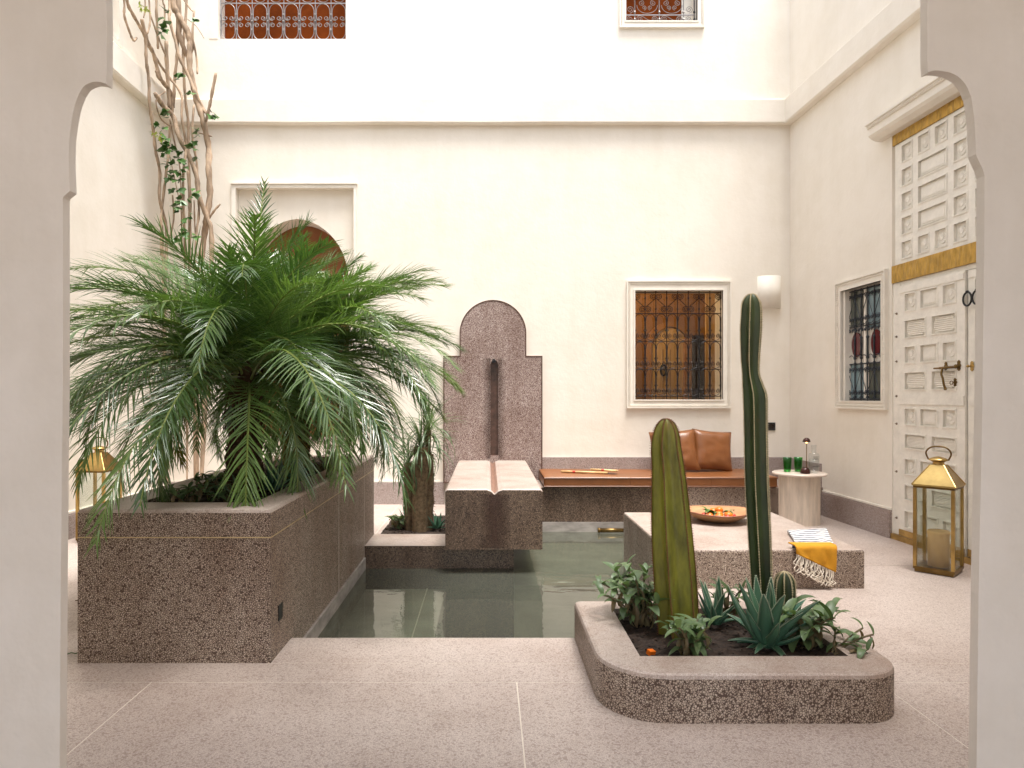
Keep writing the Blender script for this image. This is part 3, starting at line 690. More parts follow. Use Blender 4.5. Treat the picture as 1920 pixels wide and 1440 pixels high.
# projecting eave over the door
m_ = MB()
prof = [(0,2.802),(-.045,2.802),(-.085,2.822),(-.10,2.84),(-.10,2.885),(-.112,2.890),(-.112,2.905),(-.125,2.912),(-.125,2.93),(-.02,2.945),(0,2.945)]
n = len(prof); vs = [(x, y-.001, z) for x in (UU(4.87), 2.98) for y, z in prof]
m_.add(vs, [(i, i+1, n+i+1, n+i) for i in range(n-1)]); m_.add(vs, [tuple(range(n))[::-1], tuple(range(n, 2*n))])
ev = m_.build('eave', M['paint'], dr)
m_ = MB()
for i in range(110): m_.obox((UU(4.87)+.012+.0147*i, -.114, 2.8975), (.004, 0, .005), (-.002, 0, .002), (0, .003, 0))
m_.build('rope_moulding', M['paint'], ev)
for z in (1.56, 1.40, 1.23, .99, .80, .47, .15):
    m_ = MB(); m_.lathe([(0,.018),(.002,.010),(.007,.006),(.008,.002),(.008,0)], n=8); m_.v = [(a+UU(4.715), .008-c, b_+z) for a, b_, c in m_.v]; m_.build('nail', M['nail'], dr)
# latch: plates, bolt, lever, keyhole
def plate(x, z, h=.055, y=-.010):
    m_ = MB(); s_ = h*.5; slab_xz(m_, [(x,z-s_),(x+s_*.35,z-s_*.7),(x+s_*.30,z-s_*.35),(x+s_*.55,z),(x+s_*.30,z+s_*.35),(x+s_*.35,z+s_*.7),(x,z+s_),(x-s_*.35,z+s_*.7),(x-s_*.30,z+s_*.35),(x-s_*.55,z),(x-s_*.30,z-s_*.35),(x-s_*.35,z-s_*.7)], [], y, y+.006); return m_
la = plate(UU(4.215), 1.176).build('latch_plate', M['brass_dark'], L1); plate(UU(4.105), 1.176, .065).build('latch_plate', M['brass_dark'], L1)
m_ = MB(); m_.tube([(UU(4.30),-.022,1.165),(UU(4.24),-.022,1.165)], .0055, 8); m_.tube([(UU(4.25),-.022,1.165),(UU(4.11),-.022,1.168)], .008, 8); m_.ell((UU(4.105), -.026, 1.17), .013, .010, .013, 10); m_.build('bolt', M['brass_dark'], L1)
m_ = MB(); m_.tube(smooth_path([(UU(4.22),-.022,1.17),(UU(4.215),-.036,1.13),(UU(4.19),-.045,1.10),(UU(4.18),-.045,1.06),(UU(4.175),-.04,1.04)]), .0065, 8); m_.ell((UU(4.175),-.04,1.035), .010, .009, .008, 8); m_.build('lever', M['brass_dark'], L1)
plate(UU(4.135), 1.075, .055).build('keyhole_plate', M['brass_dark'], L1)
m_ = MB(); m_.tube([(UU(4.15)+.012*cos(a*pi/8), -.02, 1.072+.012*sin(a*pi/8)) for a in range(17)], .002, 5); m_.build('key_ring', M['brass_dark'], L1)
plate(UU(4.012), 1.168, .06, .0).build('keyhole_plate', M['brass'], L2)
m_ = MB(); m_.ell((UU(4.03), -.008, 1.168), .008, .010, .008, 8); m_.build('knob', M['brass'], L2)
for Yk in (4.03, 3.955):
    m_ = MB(); m_.tube([(UU(Yk)+.034*cos(a*pi/10), -.012, 1.565+.040*sin(a*pi/10)) for a in range(21)], .0055, 6); m_.ell((UU(Yk), -.012, 1.608), .010, .010, .008, 8); m_.build('knocker_ring', M['iron'], L2)

# ------------------------------------------------------------------ fountain
ft = empty('wall_fountain', (0.04, 6.2, 0), 0, 'stone wall fountain with a round headed back slab and a projecting water chute', 'fountain')
fo = (0.04, 6.2, 0)
yb = D-.055
hd = [(.045+.302*cos(pi*i/28), 1.556+.302*sin(pi*i/28)) for i in range(29)]
prof = [(-.405,.2),(.493,.2),(.493,1.352),(.347,1.352)]+hd+[(-.257,1.352),(-.405,1.352)]
slot = [(.022,.45)]+[(.022,1.27)]+[(.0575-.036*cos(pi*i/8), 1.27+.045*sin(pi*i/8)) for i in range(1,8)]+[(.093,1.27),(.093,.45)]
m_ = MB(); slab_xz(m_, prof, [slot], yb, D-.001, 0, back=False, mh=1); m_.build('back_slab', [M['ter_mauve'], M['wet']], ft, off=fo)
def inset(pts, d):
    out = []; n = len(pts)
    for i in range(n):
        a, b_, c = Vector(pts[i-1]), Vector(pts[i]), Vector(pts[(i+1) % n])
        e1, e2 = (b_-a), (c-b_)
        if e1.length < 1e-6 or e2.length < 1e-6: out.append(tuple(b_)); continue
        e1.normalize(); e2.normalize()
        n1, n2 = Vector((-e1.y, e1.x)), Vector((-e2.y, e2.x)); nn = (n1+n2)
        nn = nn.normalized() if nn.length > 1e-6 else n1
        out.append(tuple(b_+nn*d/max(.35, nn.dot(n1))))
    return out
m_ = MB(); slab_xz(m_, prof, [inset(prof, .010)], yb-.003, yb+.001, back=False); m_.build('edge_band', M['wet'], ft, off=fo)
m_ = MB(); m_.box(.02, .095, D-.012, D-.002, .42, 1.32); m_.build('channel', M['wet'], ft, off=fo)
m_ = MB(); m_.tube([(.0525, D-.10, 1.305), (.0525, D-.01, 1.305)], .017, 10); m_.build('spout', M['iron'], ft, off=fo)
# wet streaks beside the channel: thin mineral-dark film pieces
def streakmat():
    m, t, b = newmat('wet_streak'); out = t.nodes['Material Output']; v = coords(t)
    b.inputs['Base Color'].default_value = (.060, .030, .020, 1); b.inputs['Roughness'].default_value = .3
    tr = t.nodes.new('ShaderNodeBsdfTransparent'); mx = t.nodes.new('ShaderNodeMixShader')
    sp = t.nodes.new('ShaderNodeSeparateXYZ'); t.links.new(v, sp.inputs[0])
    d = math_(t, 'ABSOLUTE', sp.outputs[0]); nz = noise_(t, v, 14, 5, .7, (1,1,.35))
    f = math_(t, 'SUBTRACT', math_(t, 'ADD', math_(t, 'MULTIPLY', nz, .9), .33), math_(t, 'MULTIPLY', d, 7.5))
    f = math_(t, 'MINIMUM', math_(t, 'MAXIMUM', f, 0), .8)
    t.links.new(f, mx.inputs[0]); t.links.new(tr.outputs[0], mx.inputs[1]); t.links.new(b.outputs[0], mx.inputs[2]); t.links.new(mx.outputs[0], out.inputs[0]); return m
M['streak'] = streakmat()
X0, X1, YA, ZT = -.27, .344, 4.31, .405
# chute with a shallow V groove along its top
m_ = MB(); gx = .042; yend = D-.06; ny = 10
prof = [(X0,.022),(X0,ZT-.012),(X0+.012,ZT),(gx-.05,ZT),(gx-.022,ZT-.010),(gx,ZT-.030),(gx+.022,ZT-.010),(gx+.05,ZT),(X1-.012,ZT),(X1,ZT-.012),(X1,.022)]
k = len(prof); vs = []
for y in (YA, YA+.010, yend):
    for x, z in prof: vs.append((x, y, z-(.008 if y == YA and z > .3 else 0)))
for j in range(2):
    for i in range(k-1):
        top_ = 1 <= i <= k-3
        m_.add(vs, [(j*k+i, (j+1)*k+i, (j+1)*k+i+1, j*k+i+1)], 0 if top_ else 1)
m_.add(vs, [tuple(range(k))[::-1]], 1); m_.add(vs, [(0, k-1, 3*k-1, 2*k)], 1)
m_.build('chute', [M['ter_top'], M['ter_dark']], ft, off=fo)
m_ = MB(); m_.add([(gx-.2,YA-.0015,.03),(gx+.2,YA-.0015,.03),(gx+.2,YA-.0015,ZT-.035),(gx-.2,YA-.0015,ZT-.035)], [(0,1,2,3)]); m_.build('wet_streak', M['streak'], ft, off=(gx,6.2,0))
ft.children[-1].location = (gx-.04, 0, 0)
m_ = MB()
for s_ in (-1, 1): m_.add([(gx,YA+.02,ZT-.0285),(gx+s_*.022,YA+.02,ZT-.0085),(gx+s_*.022,yend-.005,ZT-.0085),(gx,yend-.005,ZT-.0285)], [(0,1,2,3) if s_ > 0 else (3,2,1,0)])
m_.build('groove_stain', simple('rust_stain', (.22,.125,.09), .35, 0, .4, 12), ft, off=fo)
m_ = MB()
for a, b_ in ((-.17,.021),(.094,.28)): m_.add([(a,yb-.0015,.42),(b_,yb-.0015,.42),(b_,yb-.0015,1.33),(a,yb-.0015,1.33)], [(0,1,2,3)])
o = m_.build('wet_streak', M['streak'], ft, off=(.055,6.2,0)); o.location = (.015, 0, 0)
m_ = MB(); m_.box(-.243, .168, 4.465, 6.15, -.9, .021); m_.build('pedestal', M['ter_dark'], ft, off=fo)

# ------------------------------------------------------------------ bench
be = empty('stone_bench', (1.6, 5.66, 0), 0, 'built-in terrazzo bench along the back wall carrying the tan leather seat', 'bench'); bo = (1.6, 5.66, 0)
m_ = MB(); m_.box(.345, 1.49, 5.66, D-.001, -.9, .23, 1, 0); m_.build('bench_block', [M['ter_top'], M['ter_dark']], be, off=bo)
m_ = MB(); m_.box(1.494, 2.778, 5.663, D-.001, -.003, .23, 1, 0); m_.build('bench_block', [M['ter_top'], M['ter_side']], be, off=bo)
m_ = MB(); m_.box(.345, 1.36, 5.652, 5.659, -.4, -.055); m_.build('waterline_band', M['pale_band'], be, off=bo)
m_ = MB(); m_.box(.494, 2.757, D-.028, D-.002, .231, .43); m_.build('back_upstand', M['ter_skirt'], be, off=bo)
m_ = MB(); m_.box(2.755, 2.80, 5.685, D-.03, .0, .425); m_.build('end_upstand', M['ter_skirt'], be, off=bo)
# leather seat pad
def padfn(v):
    v.z += .003*noise.noise(Vector((v.x*6, v.y*6, 1)))+(-.004*max(0, 1-abs(v.x*1.0)) if v.z > 0 else 0)
    return v
pd = rblock('leather_seat_pad', (1.93, .60, .092), .016, 3, M['leather'], None, (1.425, 5.925, .279), 14, padfn)
tag(pd, 'long tan leather seat pad lying on the stone bench', 'cushion')
m_ = MB()
for z in (.034, -.034): m_.tube([(-.962,-.303,z),(.962,-.303,z)], .0035, 5)
for x in (-.25, .42): m_.tube([(x,-.304,-.04),(x,-.304,.043)], .0025, 5)
m_.build('piping', M['leather'], pd)
def pillow(name, label, w_, h_, th, mtx):
    m_ = MB(); n = 18; vs = []
    for s_ in (1, -1):
        for i in range(n+1):
            for j in range(n+1):
                u, v_ = -1+2*i/n, -1+2*j/n
                e = (max(0,1-u**4)*max(0,1-v_**4))**.55
                pin = 1-.07*(1-abs(u)**2)*abs(v_)**3; pin2 = 1-.07*(1-abs(v_)**2)*abs(u)**3
                wr_ = .006*noise.noise(Vector((u*3+s_*7, v_*5, w_*9)))*(1+2*max(0, -v_))
                vs.append((u*w_/2*pin2, s_*(th/2*e)+wr_*e, v_*h_/2*pin))
    q = (n+1)**2
    f1 = [(i*(n+1)+j, i*(n+1)+j+1, (i+1)*(n+1)+j+1, (i+1)*(n+1)+j) for i in range(n) for j in range(n)]
    m_.add(vs, [f for f in f1]+[tuple(q+a for a in f[::-1]) for f in f1])
    o = m_.build(name, M['leather'], None, True); o.matrix_basis = mtx
    tag(o, label, 'pillow', 'tan leather pillows on the bench')
    m_ = MB(); b_ = [(-1,-1),(1,-1),(1,1),(-1,1),(-1,-1)]; pts = []
    for (a, c), (d, e) in zip(b_, b_[1:]):
        for i in range(10):
            u, v_ = a+(d-a)*i/10, c+(e-c)*i/10
            pts.append((u*w_/2*(1-.07*(1-abs(v_)**2)*abs(u)**3), 0, v_*h_/2*(1-.07*(1-abs(u)**2)*abs(v_)**3)))
    pts.append(pts[0]); m_.tube(pts, .0028, 5); m_.build('seam', M['leather'], o); return o
R_ = Matrix.Rotation
pillow('pillow', 'tan leather pillow half hidden behind the yellow-green cactus', .40, .37, .12, Matrix.Translation((1.645, 6.03, .502))@R_(radians(-17), 4, 'X')@R_(radians(-3), 4, 'Y')@R_(radians(-5), 4, 'Z'))
pillow('pillow', 'tan leather pillow in full view leaning between the two tall cacti', .36, .365, .12, Matrix.Translation((1.99, 6.06, .505))@R_(radians(-17), 4, 'X')@R_(radians(4), 4, 'Y')@R_(radians(6), 4, 'Z'))
# woven hand fans with cane handles on the pad
def fan(name, label, p, ang, L):
    r_ = empty(name, p, ang, label, 'fan', 'woven hand fans on the leather pad')
    m_ = MB(); m_.tube([(-L/2,0,.009),(L/2,0,.009)], .0085, 8); h_ = m_.build('cane_handle', M['cane'], r_, True)
    m_ = MB(); m_.tube([(L/2-.002,0,.009),(L/2+.0005,0,.009)], .0045, 8); m_.build('end_shade_disc', M['dark'], h_)  # dark disc on solid cane, colour stands for shade inside the bore
    m_ = MB(); m_.tube([(-L/2+.10,0,.009),(-L/2+.125,0,.009)], .0092, 8); m_.build('binding', M['red'], r_)
    m_ = MB()
    for i in range(9): m_.obox((-L/2+.02+.022*i+.01, .055, .005+.001*(i % 2)), (.0105, 0, 0), (0, .05, 0), (0, 0, .0015))
    m_.build('woven_flag', M['woven'], r_)
fan('hand_fan', 'woven palm hand fan lying at the left end of the pad', (.825, 5.86, .326), radians(-16), .40)
fan('hand_fan', 'woven palm hand fan with its handle crossing over the other fan', (.99, 5.84, .345), radians(-32), .24)
# copper nozzle in the pool under the bench
m_ = MB(); m_.tube([(.915,5.60,-.112),(1.12,5.60,-.112)], .017, 10); m_.tube([(.90,5.60,-.112),(.92,5.60,-.112)], .021, 10)
tag(m_.build('pool_pipe', M['brass_dark'], None, True), 'short brown pipe at the waterline below the bench', 'pipe')

# ------------------------------------------------------------------ low stone table
lt = empty('low_table', (1.43, 4.08, 0), 0, 'low wide terrazzo block table beside the pool holding bowl and towel', 'table')
def bevel_block(name, x0, x1, y0, y1, z0, z1, b_, mats, parent, off):
    m_ = MB(); lay = [(0, z0), (0, z1-b_), (b_*.3, z1-b_*.3), (b_, z1)]; vs = []
    for d, z in lay: vs += [(x0+d,y0+d,z),(x1-d,y0+d,z),(x1-d,y1-d,z),(x0+d,y1-d,z)]
    for l in range(3):
        m_.add(vs, [(l*4+i, l*4+(i+1)%4, l*4+4+(i+1)%4, l*4+4+i) for i in range(4)], 1 if l < 2 else 0)
    m_.add(vs, [(12,13,14,15)], 0); return m_.build(name, mats, parent, off=off)
bevel_block('table_block', XT, 1.94, 3.52, 4.65, -.9, .2, .012, [M['ter_top'], M['ter_side']], lt, (1.43,4.08,0))

# ------------------------------------------------------------------ large planter on the left
PX0, PX1, PY0, PY1, PZ = -1.53, XP, 2.545, 4.84, .573
pl = empty('large_planter', (-1.17, 3.7, 0), 0, 'big rectangular terrazzo planter holding the palm', 'planter'); po = (-1.17, 3.7, 0)
def ring_block(m_, outer, inner, z0, z1, b_, ms=1, mt=0, zi=None, mi=None):
    n = len(outer)
    def off(lp, d): return inset(lp, d)
    lay = [(outer, z0), (outer, z1-b_), (off(outer, b_*.3), z1-b_*.3), (off(outer, b_), z1)]
    for l in range(3):
        vs = [(*p, lay[l][1]) for p in lay[l][0]]+[(*p, lay[l+1][1]) for p in lay[l+1][0]]
        m_.add(vs, [(i, (i+1)%n, n+(i+1)%n, n+i) for i in range(n)], ms if l < 1 else mt)
    vs, fs = fill([lay[3][0], inner], 0)
    vs = [(x, z, z1) for x, y, z in vs]; fs = [f[::-1] for f in fs]
    # fill() works in x,z with y normal; mapped to x,y the winding flips
    fs2 = []
    for f in fs:
        a, b2, c = [Vector(vs[i]) for i in f[:3]]
        fs2.append(f if (b2-a).cross(c-a).z > 0 else f[::-1])
    m_.add(vs, fs2, mt)
    k = len(inner); vs = [(*p, z1) for p in inner]+[(*p, z0 if zi is None else zi) for p in inner]
    m_.add(vs, [(i, (i+1)%k, k+(i+1)%k, k+i) for i in range(k)], ms if mi is None else mi)
r4 = lambda x0, x1, y0, y1: [(x0,y0),(x1,y0),(x1,y1),(x0,y1)]
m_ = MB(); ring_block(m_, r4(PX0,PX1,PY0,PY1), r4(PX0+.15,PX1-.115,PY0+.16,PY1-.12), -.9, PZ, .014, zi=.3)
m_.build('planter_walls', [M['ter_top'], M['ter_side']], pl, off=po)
m_ = MB(); e = .0015
m_.box(PX0-e, PX1+e, PY0-e, PY0+.002, .4655, .4695); m_.box(PX1-.001, PX1+e, PY0, PY1, .4655, .4695); m_.build('brass_inlay', M['brass_line'], pl, off=po)
for Y in (3.70, 4.46): m_ = MB(); m_.box(PX1-.001, PX1+e*.8, Y, Y+.003, WZ, .573-.015); m_.build('brass_inlay', M['joint'], pl, off=po)
m_ = MB(); m_.box(PX1, PX1+.012, YP+.001, 4.455, -.5, -.062); m_.build('waterline_band', M['pale_band'], pl, off=po)
def soil_patch(x0, x1, y0, y1, z, parent, off, nx=40, ny=40, amp=.016):
    m_ = MB(); vs = [(x0+(x1-x0)*i/nx, y0+(y1-y0)*j/ny, z+amp*noise.noise(Vector((i*.35, j*.35, z*9)))+random.uniform(0, amp*.5)) for i in range(nx+1) for j in range(ny+1)]
    m_.add(vs, [(i*(ny+1)+j, (i+1)*(ny+1)+j, (i+1)*(ny+1)+j+1, i*(ny+1)+j+1) for i in range(nx) for j in range(ny)])
    for _ in range(220):
        x, y = random.uniform(x0+.01, x1-.01), random.uniform(y0+.01, y1-.01); r_ = random.uniform(.003, .009)
        m_.ell((x, y, z+amp*.6), r_, r_*.8, r_*.6, 5)
    o = m_.build('soil', M['soil'], parent, off=off); tag(o, kind='stuff'); return o
soil_patch(PX0+.15, PX1-.115, PY0+.16, PY1-.12, .53, pl, po)
m_ = MB(); m_.box(PX1, PX1+.004, 2.63, 2.678, .128, .186); s_ = m_.build('socket', M['black'], pl, off=po)

# ------------------------------------------------------------------ round-cornered cactus planter in front
cp = empty('cactus_planter', (.81, 2.45, 0), 0, 'low terrazzo planter with rounded front corners holding the cacti', 'planter'); co_ = (.81, 2.45, 0)
def rr(x0, x1, y0, y1, rs, n=10):
    pts = []
    for (cx, cy, r_, a0) in ((x0+rs[0], y0+rs[0], rs[0], pi), (x1-rs[1], y0+rs[1], rs[1], 1.5*pi), (x1-rs[2], y1-rs[2], rs[2], 0), (x0+rs[3], y1-rs[3], rs[3], .5*pi)):
        for i in range(n+1): a_ = a0+pi/2*i/n; pts.append((cx+r_*cos(a_), cy+r_*sin(a_)))
    return pts
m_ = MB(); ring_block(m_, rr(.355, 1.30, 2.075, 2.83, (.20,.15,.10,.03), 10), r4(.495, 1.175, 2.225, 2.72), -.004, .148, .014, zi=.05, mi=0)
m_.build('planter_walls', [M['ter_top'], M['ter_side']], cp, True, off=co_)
soil_patch(.495, 1.175, 2.225, 2.72, .118, cp, co_)
# planting bed behind the pool
bd = empty('planting_bed', (-.52, 5.2, 0), 0, 'small soil bed at floor level between planter and fountain', 'flower bed')
soil_patch(-.768, -.275, 4.845, 5.615, .004, bd, (-.52, 5.2, 0), 20, 24, .01)

# ------------------------------------------------------------------ palms
def frond(m_l, base, az, e0, L, bend, twist, pairs=44, ll=.20, yellow=False):
    """rachis points and leaflets appended to two builders"""
    pts = [Vector(base)]; n = 16; azv = az; tans = []
    for i in range(n):
        s_ = (i+.5)/n; el = e0-bend*s_**1.15
        azv = az+twist*s_
        d = Vector((cos(azv)*cos(el), sin(azv)*cos(el), sin(el))); tans.append(d); pts.append(pts[-1]+d*L/n)
    rm_ = MB(); rm_.tube(pts, [.0065*(1-.85*i/n)+.0008 for i in range(n+1)], 4)
    for k in range(pairs):
        s_ = .10+.90*(k+random.uniform(-.25,.25))/pairs; s_ = min(max(s_, .08), .995)
        f_ = s_*n; i = min(int(f_), n-1); p = pts[i].lerp(pts[i+1], f_-i); t_ = tans[i]
        side = t_.cross(Vector((0,0,1)))
        side = side.normalized() if side.length > .05 else Vector((-sin(az), cos(az), 0))
        upn = side.cross(t_).normalized()
        ln = ll*(.35+.65*sin(pi*min(1, (s_*.93+.10))**.8))*random.uniform(.85, 1.12)
        if s_ > .9: ln *= .8
        ang = radians(54-30*s_+random.uniform(-9,9))
        for sg in (-1, 1):
            d = (t_*cos(ang)+side*sg*sin(ang)+upn*random.uniform(-.15,.45)).normalized()
            w0 = .0030*random.uniform(.8,1.2); q = p.copy(); seg = 5; g_ = random.uniform(.12,.55)+.35*max(0, -t_.z)
            wv = d.cross(upn).normalized()*w0; vs = []
            for j in range(seg+1):
                u = j/seg; ww = (.9, 1.15, 1.1, .85, .5, .04)[j]
                vs += [q+wv*ww, q-upn*w0*.5*ww, q-wv*ww]
                dd = (d-Vector((0,0,g_*(u+.15)**1.3))).normalized(); q = q+dd*ln/seg
            fs = []
            for j in range(seg): fs += [(j*3, j*3+1, j*3+4, j*3+3), (j*3+1, j*3+2, j*3+5, j*3+4)]
            m_l.add(vs, fs, 0)
    m_l.add(rm_.v, rm_.f, 1)
def palm(label, base, top, fr, seed, rad=.068, keys=()):
    random.seed(seed)
    rt = empty('palm_tree', base, 0, label, 'palm tree', 'pygmy date palms in the big planter')
    b0 = Vector(base); tp_ = Vector(top)-b0; n = 16
    m_ = MB(); pts = [tp_*(i/n)+Vector((.010*sin(i*.9), .008*cos(i*1.1), 0)) for i in range(n+1)]
    m_.tube(pts, [rad*(1.12-.25*i/n+.10*(i % 2)) for i in range(n+1)], 14, wob=.10); tr_ = m_.build('trunk', M['palmtrunk'], rt)
    m_ = MB()
    for i in range(330):
        u = random.uniform(0, 1.02); a_ = i*2.4; c = tp_*u; R2 = rad*(1.08-.2*u)
        o_ = Vector((cos(a_), sin(a_), 0)); p = c+o_*R2*.9
        h_ = random.uniform(.018, .045)*(1+.8*u**3); m_.obox(p+o_*.006+Vector((0,0,h_*.5)), Vector((-sin(a_), cos(a_), 0))*random.uniform(.006,.013), o_*.004, o_*random.uniform(0,.018)+Vector((0,0,h_)))
    for i in range(120):
        a_ = random.uniform(0, 6.28); u = random.uniform(.5, 1.0); o_ = Vector((cos(a_), sin(a_), 0)); p = tp_*u+o_*rad*.95
        m_.tube([p, p+o_*.02+Vector((0,0,.02)), p+o_*random.uniform(.03,.06)-Vector((0,0,random.uniform(0,.08)))], .0016, 3)
    o = m_.build('leaf_bases', M['boot'], tr_); tag(o, kind='stuff')
    cnt = 0
    def mk(az, e0, L, bend, tw, col='frond', ll=.26, pairs=62):
        ml = MB(); b_ = tp_+Vector((cos(az), sin(az), 0))*rad*.5+Vector((0,0,random.uniform(-.05,.05)))
        frond(ml, b_, az, e0, L, bend, tw, pairs, ll)
        ml.build('frond', [M[col], M['rachis']], rt)
    for i in range(fr):
        u = i/(fr-1); az = i*2.39996+random.uniform(-.2,.2)
        e0 = radians(84-92*u**1.15+random.uniform(-7,7)); L = (.74+.28*min(1, u*2.2))*random.uniform(.88,1.08)
        if u > .85: L *= .8
        bend = radians(48+62*min(1, u*1.8)+random.uniform(-14,14))
        mk(az, e0, L, bend, random.uniform(-.25,.25), 'frond_old' if u > .93 and i % 2 else 'frond', .26, 64)
    for kargs in keys: mk(*kargs)
    return rt
r = radians
palm('front pygmy date palm with its thick dark trunk nearest the planter front', (-1.165, 3.25, .52), (-1.15, 3.27, 1.10), 54, 3, .072,
     keys=[(r(-98), r(8), 1.24, r(80), .0, 'frond', .24, 64), (r(-107), r(14), 1.28, r(86), -.1, 'frond', .24, 64), (r(-118), r(18), 1.3, r(88), 0, 'frond', .24, 60), (r(-90), r(10), 1.2, r(80), 0, 'frond', .24, 60), (r(172), r(60), 1.12, r(70), 0), (r(160), r(48), 1.15, r(72), 0), (r(188), r(52), 1.15, r(84), 0), (r(205), r(55), 1.1, r(92), 0), (r(135), r(66), 1.05, r(60), 0), (r(-72), r(70), 1.0, r(105), 0), (r(-36), r(20), 1.25, r(98), 0, 'frond', .26, 60), (r(-60), r(28), 1.48, r(94), .1, 'frond', .26, 60), (r(-114), r(48), 1.2, r(110), .0, 'frond', .24, 60), (r(-80), r(45), 1.1, r(105), .0, 'frond', .24, 60), (r(-150), r(30), 1.2, r(100), 0), (r(-140), r(15), 1.15, r(85), 0), (r(150), r(55), 1.1, r(60), 0),
           (r(90), r(84), .98, r(14), 0, 'frond', .18, 40), (r(180), r(38), 1.15, r(70), 0), (r(168), r(22), 1.1, r(68), 0), (r(196), r(42), 1.12, r(95), 0), (r(215), r(28), 1.1, r(90), 0), (r(-168), r(12), 1.15, r(88), .1, 'frond', .24, 60)])
palm('rear pygmy date palm leaning toward the arched niche behind the front palm', (-1.12, 3.95, .52), (-1.08, 3.93, 1.18), 48, 11, .066,
     keys=[(r(15), r(68), 1.0, r(62), 0), (r(-12), r(64), 1.0, r(78), 0), (r(-50), r(55), 1.05, r(100), 0), (r(60), r(72), .95, r(50), 0), (r(-5), r(30), 1.0, r(82), 0), (r(-25), r(20), 1.0, r(88), 0), (r(0), r(40), .98, r(75), 0), (r(8), r(58), .98, r(66), 0), (r(-30), r(62), 1.0, r(85), 0), (r(25), r(45), .98, r(66), 0), (r(12), r(25), .98, r(72), 0), (r(-18), r(42), 1.05, r(92), 0), (r(-38), r(35), 1.1, r(100), 0), (r(5), r(8), .92, r(65), 0), (r(40), r(60), 1.0, r(60), 0)])

# ------------------------------------------------------------------ plant generators
def leaf_mesh(name, L, W, mat, curl=.5, fold=.3, seg=6, thick=0, teeth=None):
    """leaf along +X, upper side +Z, curling downwards"""
    m_ = MB(); vs = []; q = Vector((0,0,0)); a_ = 0; rows = []
    for i in range(seg+1):
        u = i/seg
        wv = W*(sin(pi*min(1, u*.85+.13))**.8 if not thick else (1-u)**.75*(.9+.25*u))
        if i == seg: wv = W*.02
        rows.append((q.copy(), wv, a_)); a_ -= curl/seg; q = q+Vector((cos(a_), 0, sin(a_)))*L/seg
    for p, wv, a_ in rows:
        up = Vector((-sin(a_), 0, cos(a_)))
        if thick:
            for k, (yy, zz) in enumerate(((-1, .25), (-.5, .0), (0, -.08), (.5, 0), (1, .25), (.55, -.55), (0, -.75), (-.55, -.55))):
                vs.append(p+Vector((0, yy*wv, 0))+up*zz*wv*thick*2)
        else: vs += [p+Vector((0, wv, 0))+up*fold*wv, p, p-Vector((0, wv, 0))+up*fold*wv]
    k = 8 if thick else 3; fs = []
    for i in range(seg):
        for j in range(k if thick else k-1): fs.append((i*k+j, i*k+(j+1)%k, (i+1)*k+(j+1)%k, (i+1)*k+j))
    m_.add(vs, fs, 0)
    if teeth:
        for i in range(seg*5):
            f_ = (i+.5)/(seg*5)*seg; j = int(f_); p0, w0, a0 = rows[j]; p1, w1, a1 = rows[j+1]; t_ = f_-j
            p = p0.lerp(p1, t_); wv = w0+(w1-w0)*t_; up = Vector((-sin(a0), 0, cos(a0)))
            for sg in (-1, 1):
                b_ = p+Vector((0, sg*wv*.98, 0))+up*.25*wv*thick*2
                m_.add([b_-Vector((.0022,0,0)), b_+Vector((.0022,0,0)), b_+Vector((.001, sg*.0045, .001))], [(0,1,2)], 1)
        for sg in (-1, 1):
            m_.tube([p+Vector((0, sg*wv, 0))+Vector((-sin(a_), 0, cos(a_)))*.25*wv*thick*2 for p, wv, a_ in rows], .0006, 3, 1)
    me = m_.mesh(name, [M[mat], M[teeth or 'aloe_edge']], True); return me
def orient(p, az, el, roll=0, s_=1):
    return Matrix.Translation(p)@Matrix.Rotation(az, 4, 'Z')@Matrix.Rotation(-el, 4, 'Y')@Matrix.Rotation(roll, 4, 'X')@Matrix.Scale(s_, 4)
def aloe(label, loc, size, n=20, seed=1, name='aloe_plant', mat='aloe', wide=.15, cat='aloe', el0=82, el1=5, group=None, teeth='aloe_edge'):
    random.seed(seed); rt = empty(name, loc, 0, label, cat, group)
    ms_ = [leaf_mesh('leaf', size, size*wide, mat, c, .3, 8, .5, teeth) for c in (-.35, .15, .45)]
    for i in range(n):
        u = i/(n-1); az = i*2.39996; el = r(el0-(el0-el1)*u+random.uniform(-6,6))
        link('leaf', ms_[i % 3 if u < .8 else 2], rt, orient((.012*cos(az), .012*sin(az), .015), az, el, 0, random.uniform(.75,1.0)*(.62+.38*sin(pi*min(1,u+.3)))))
    return rt
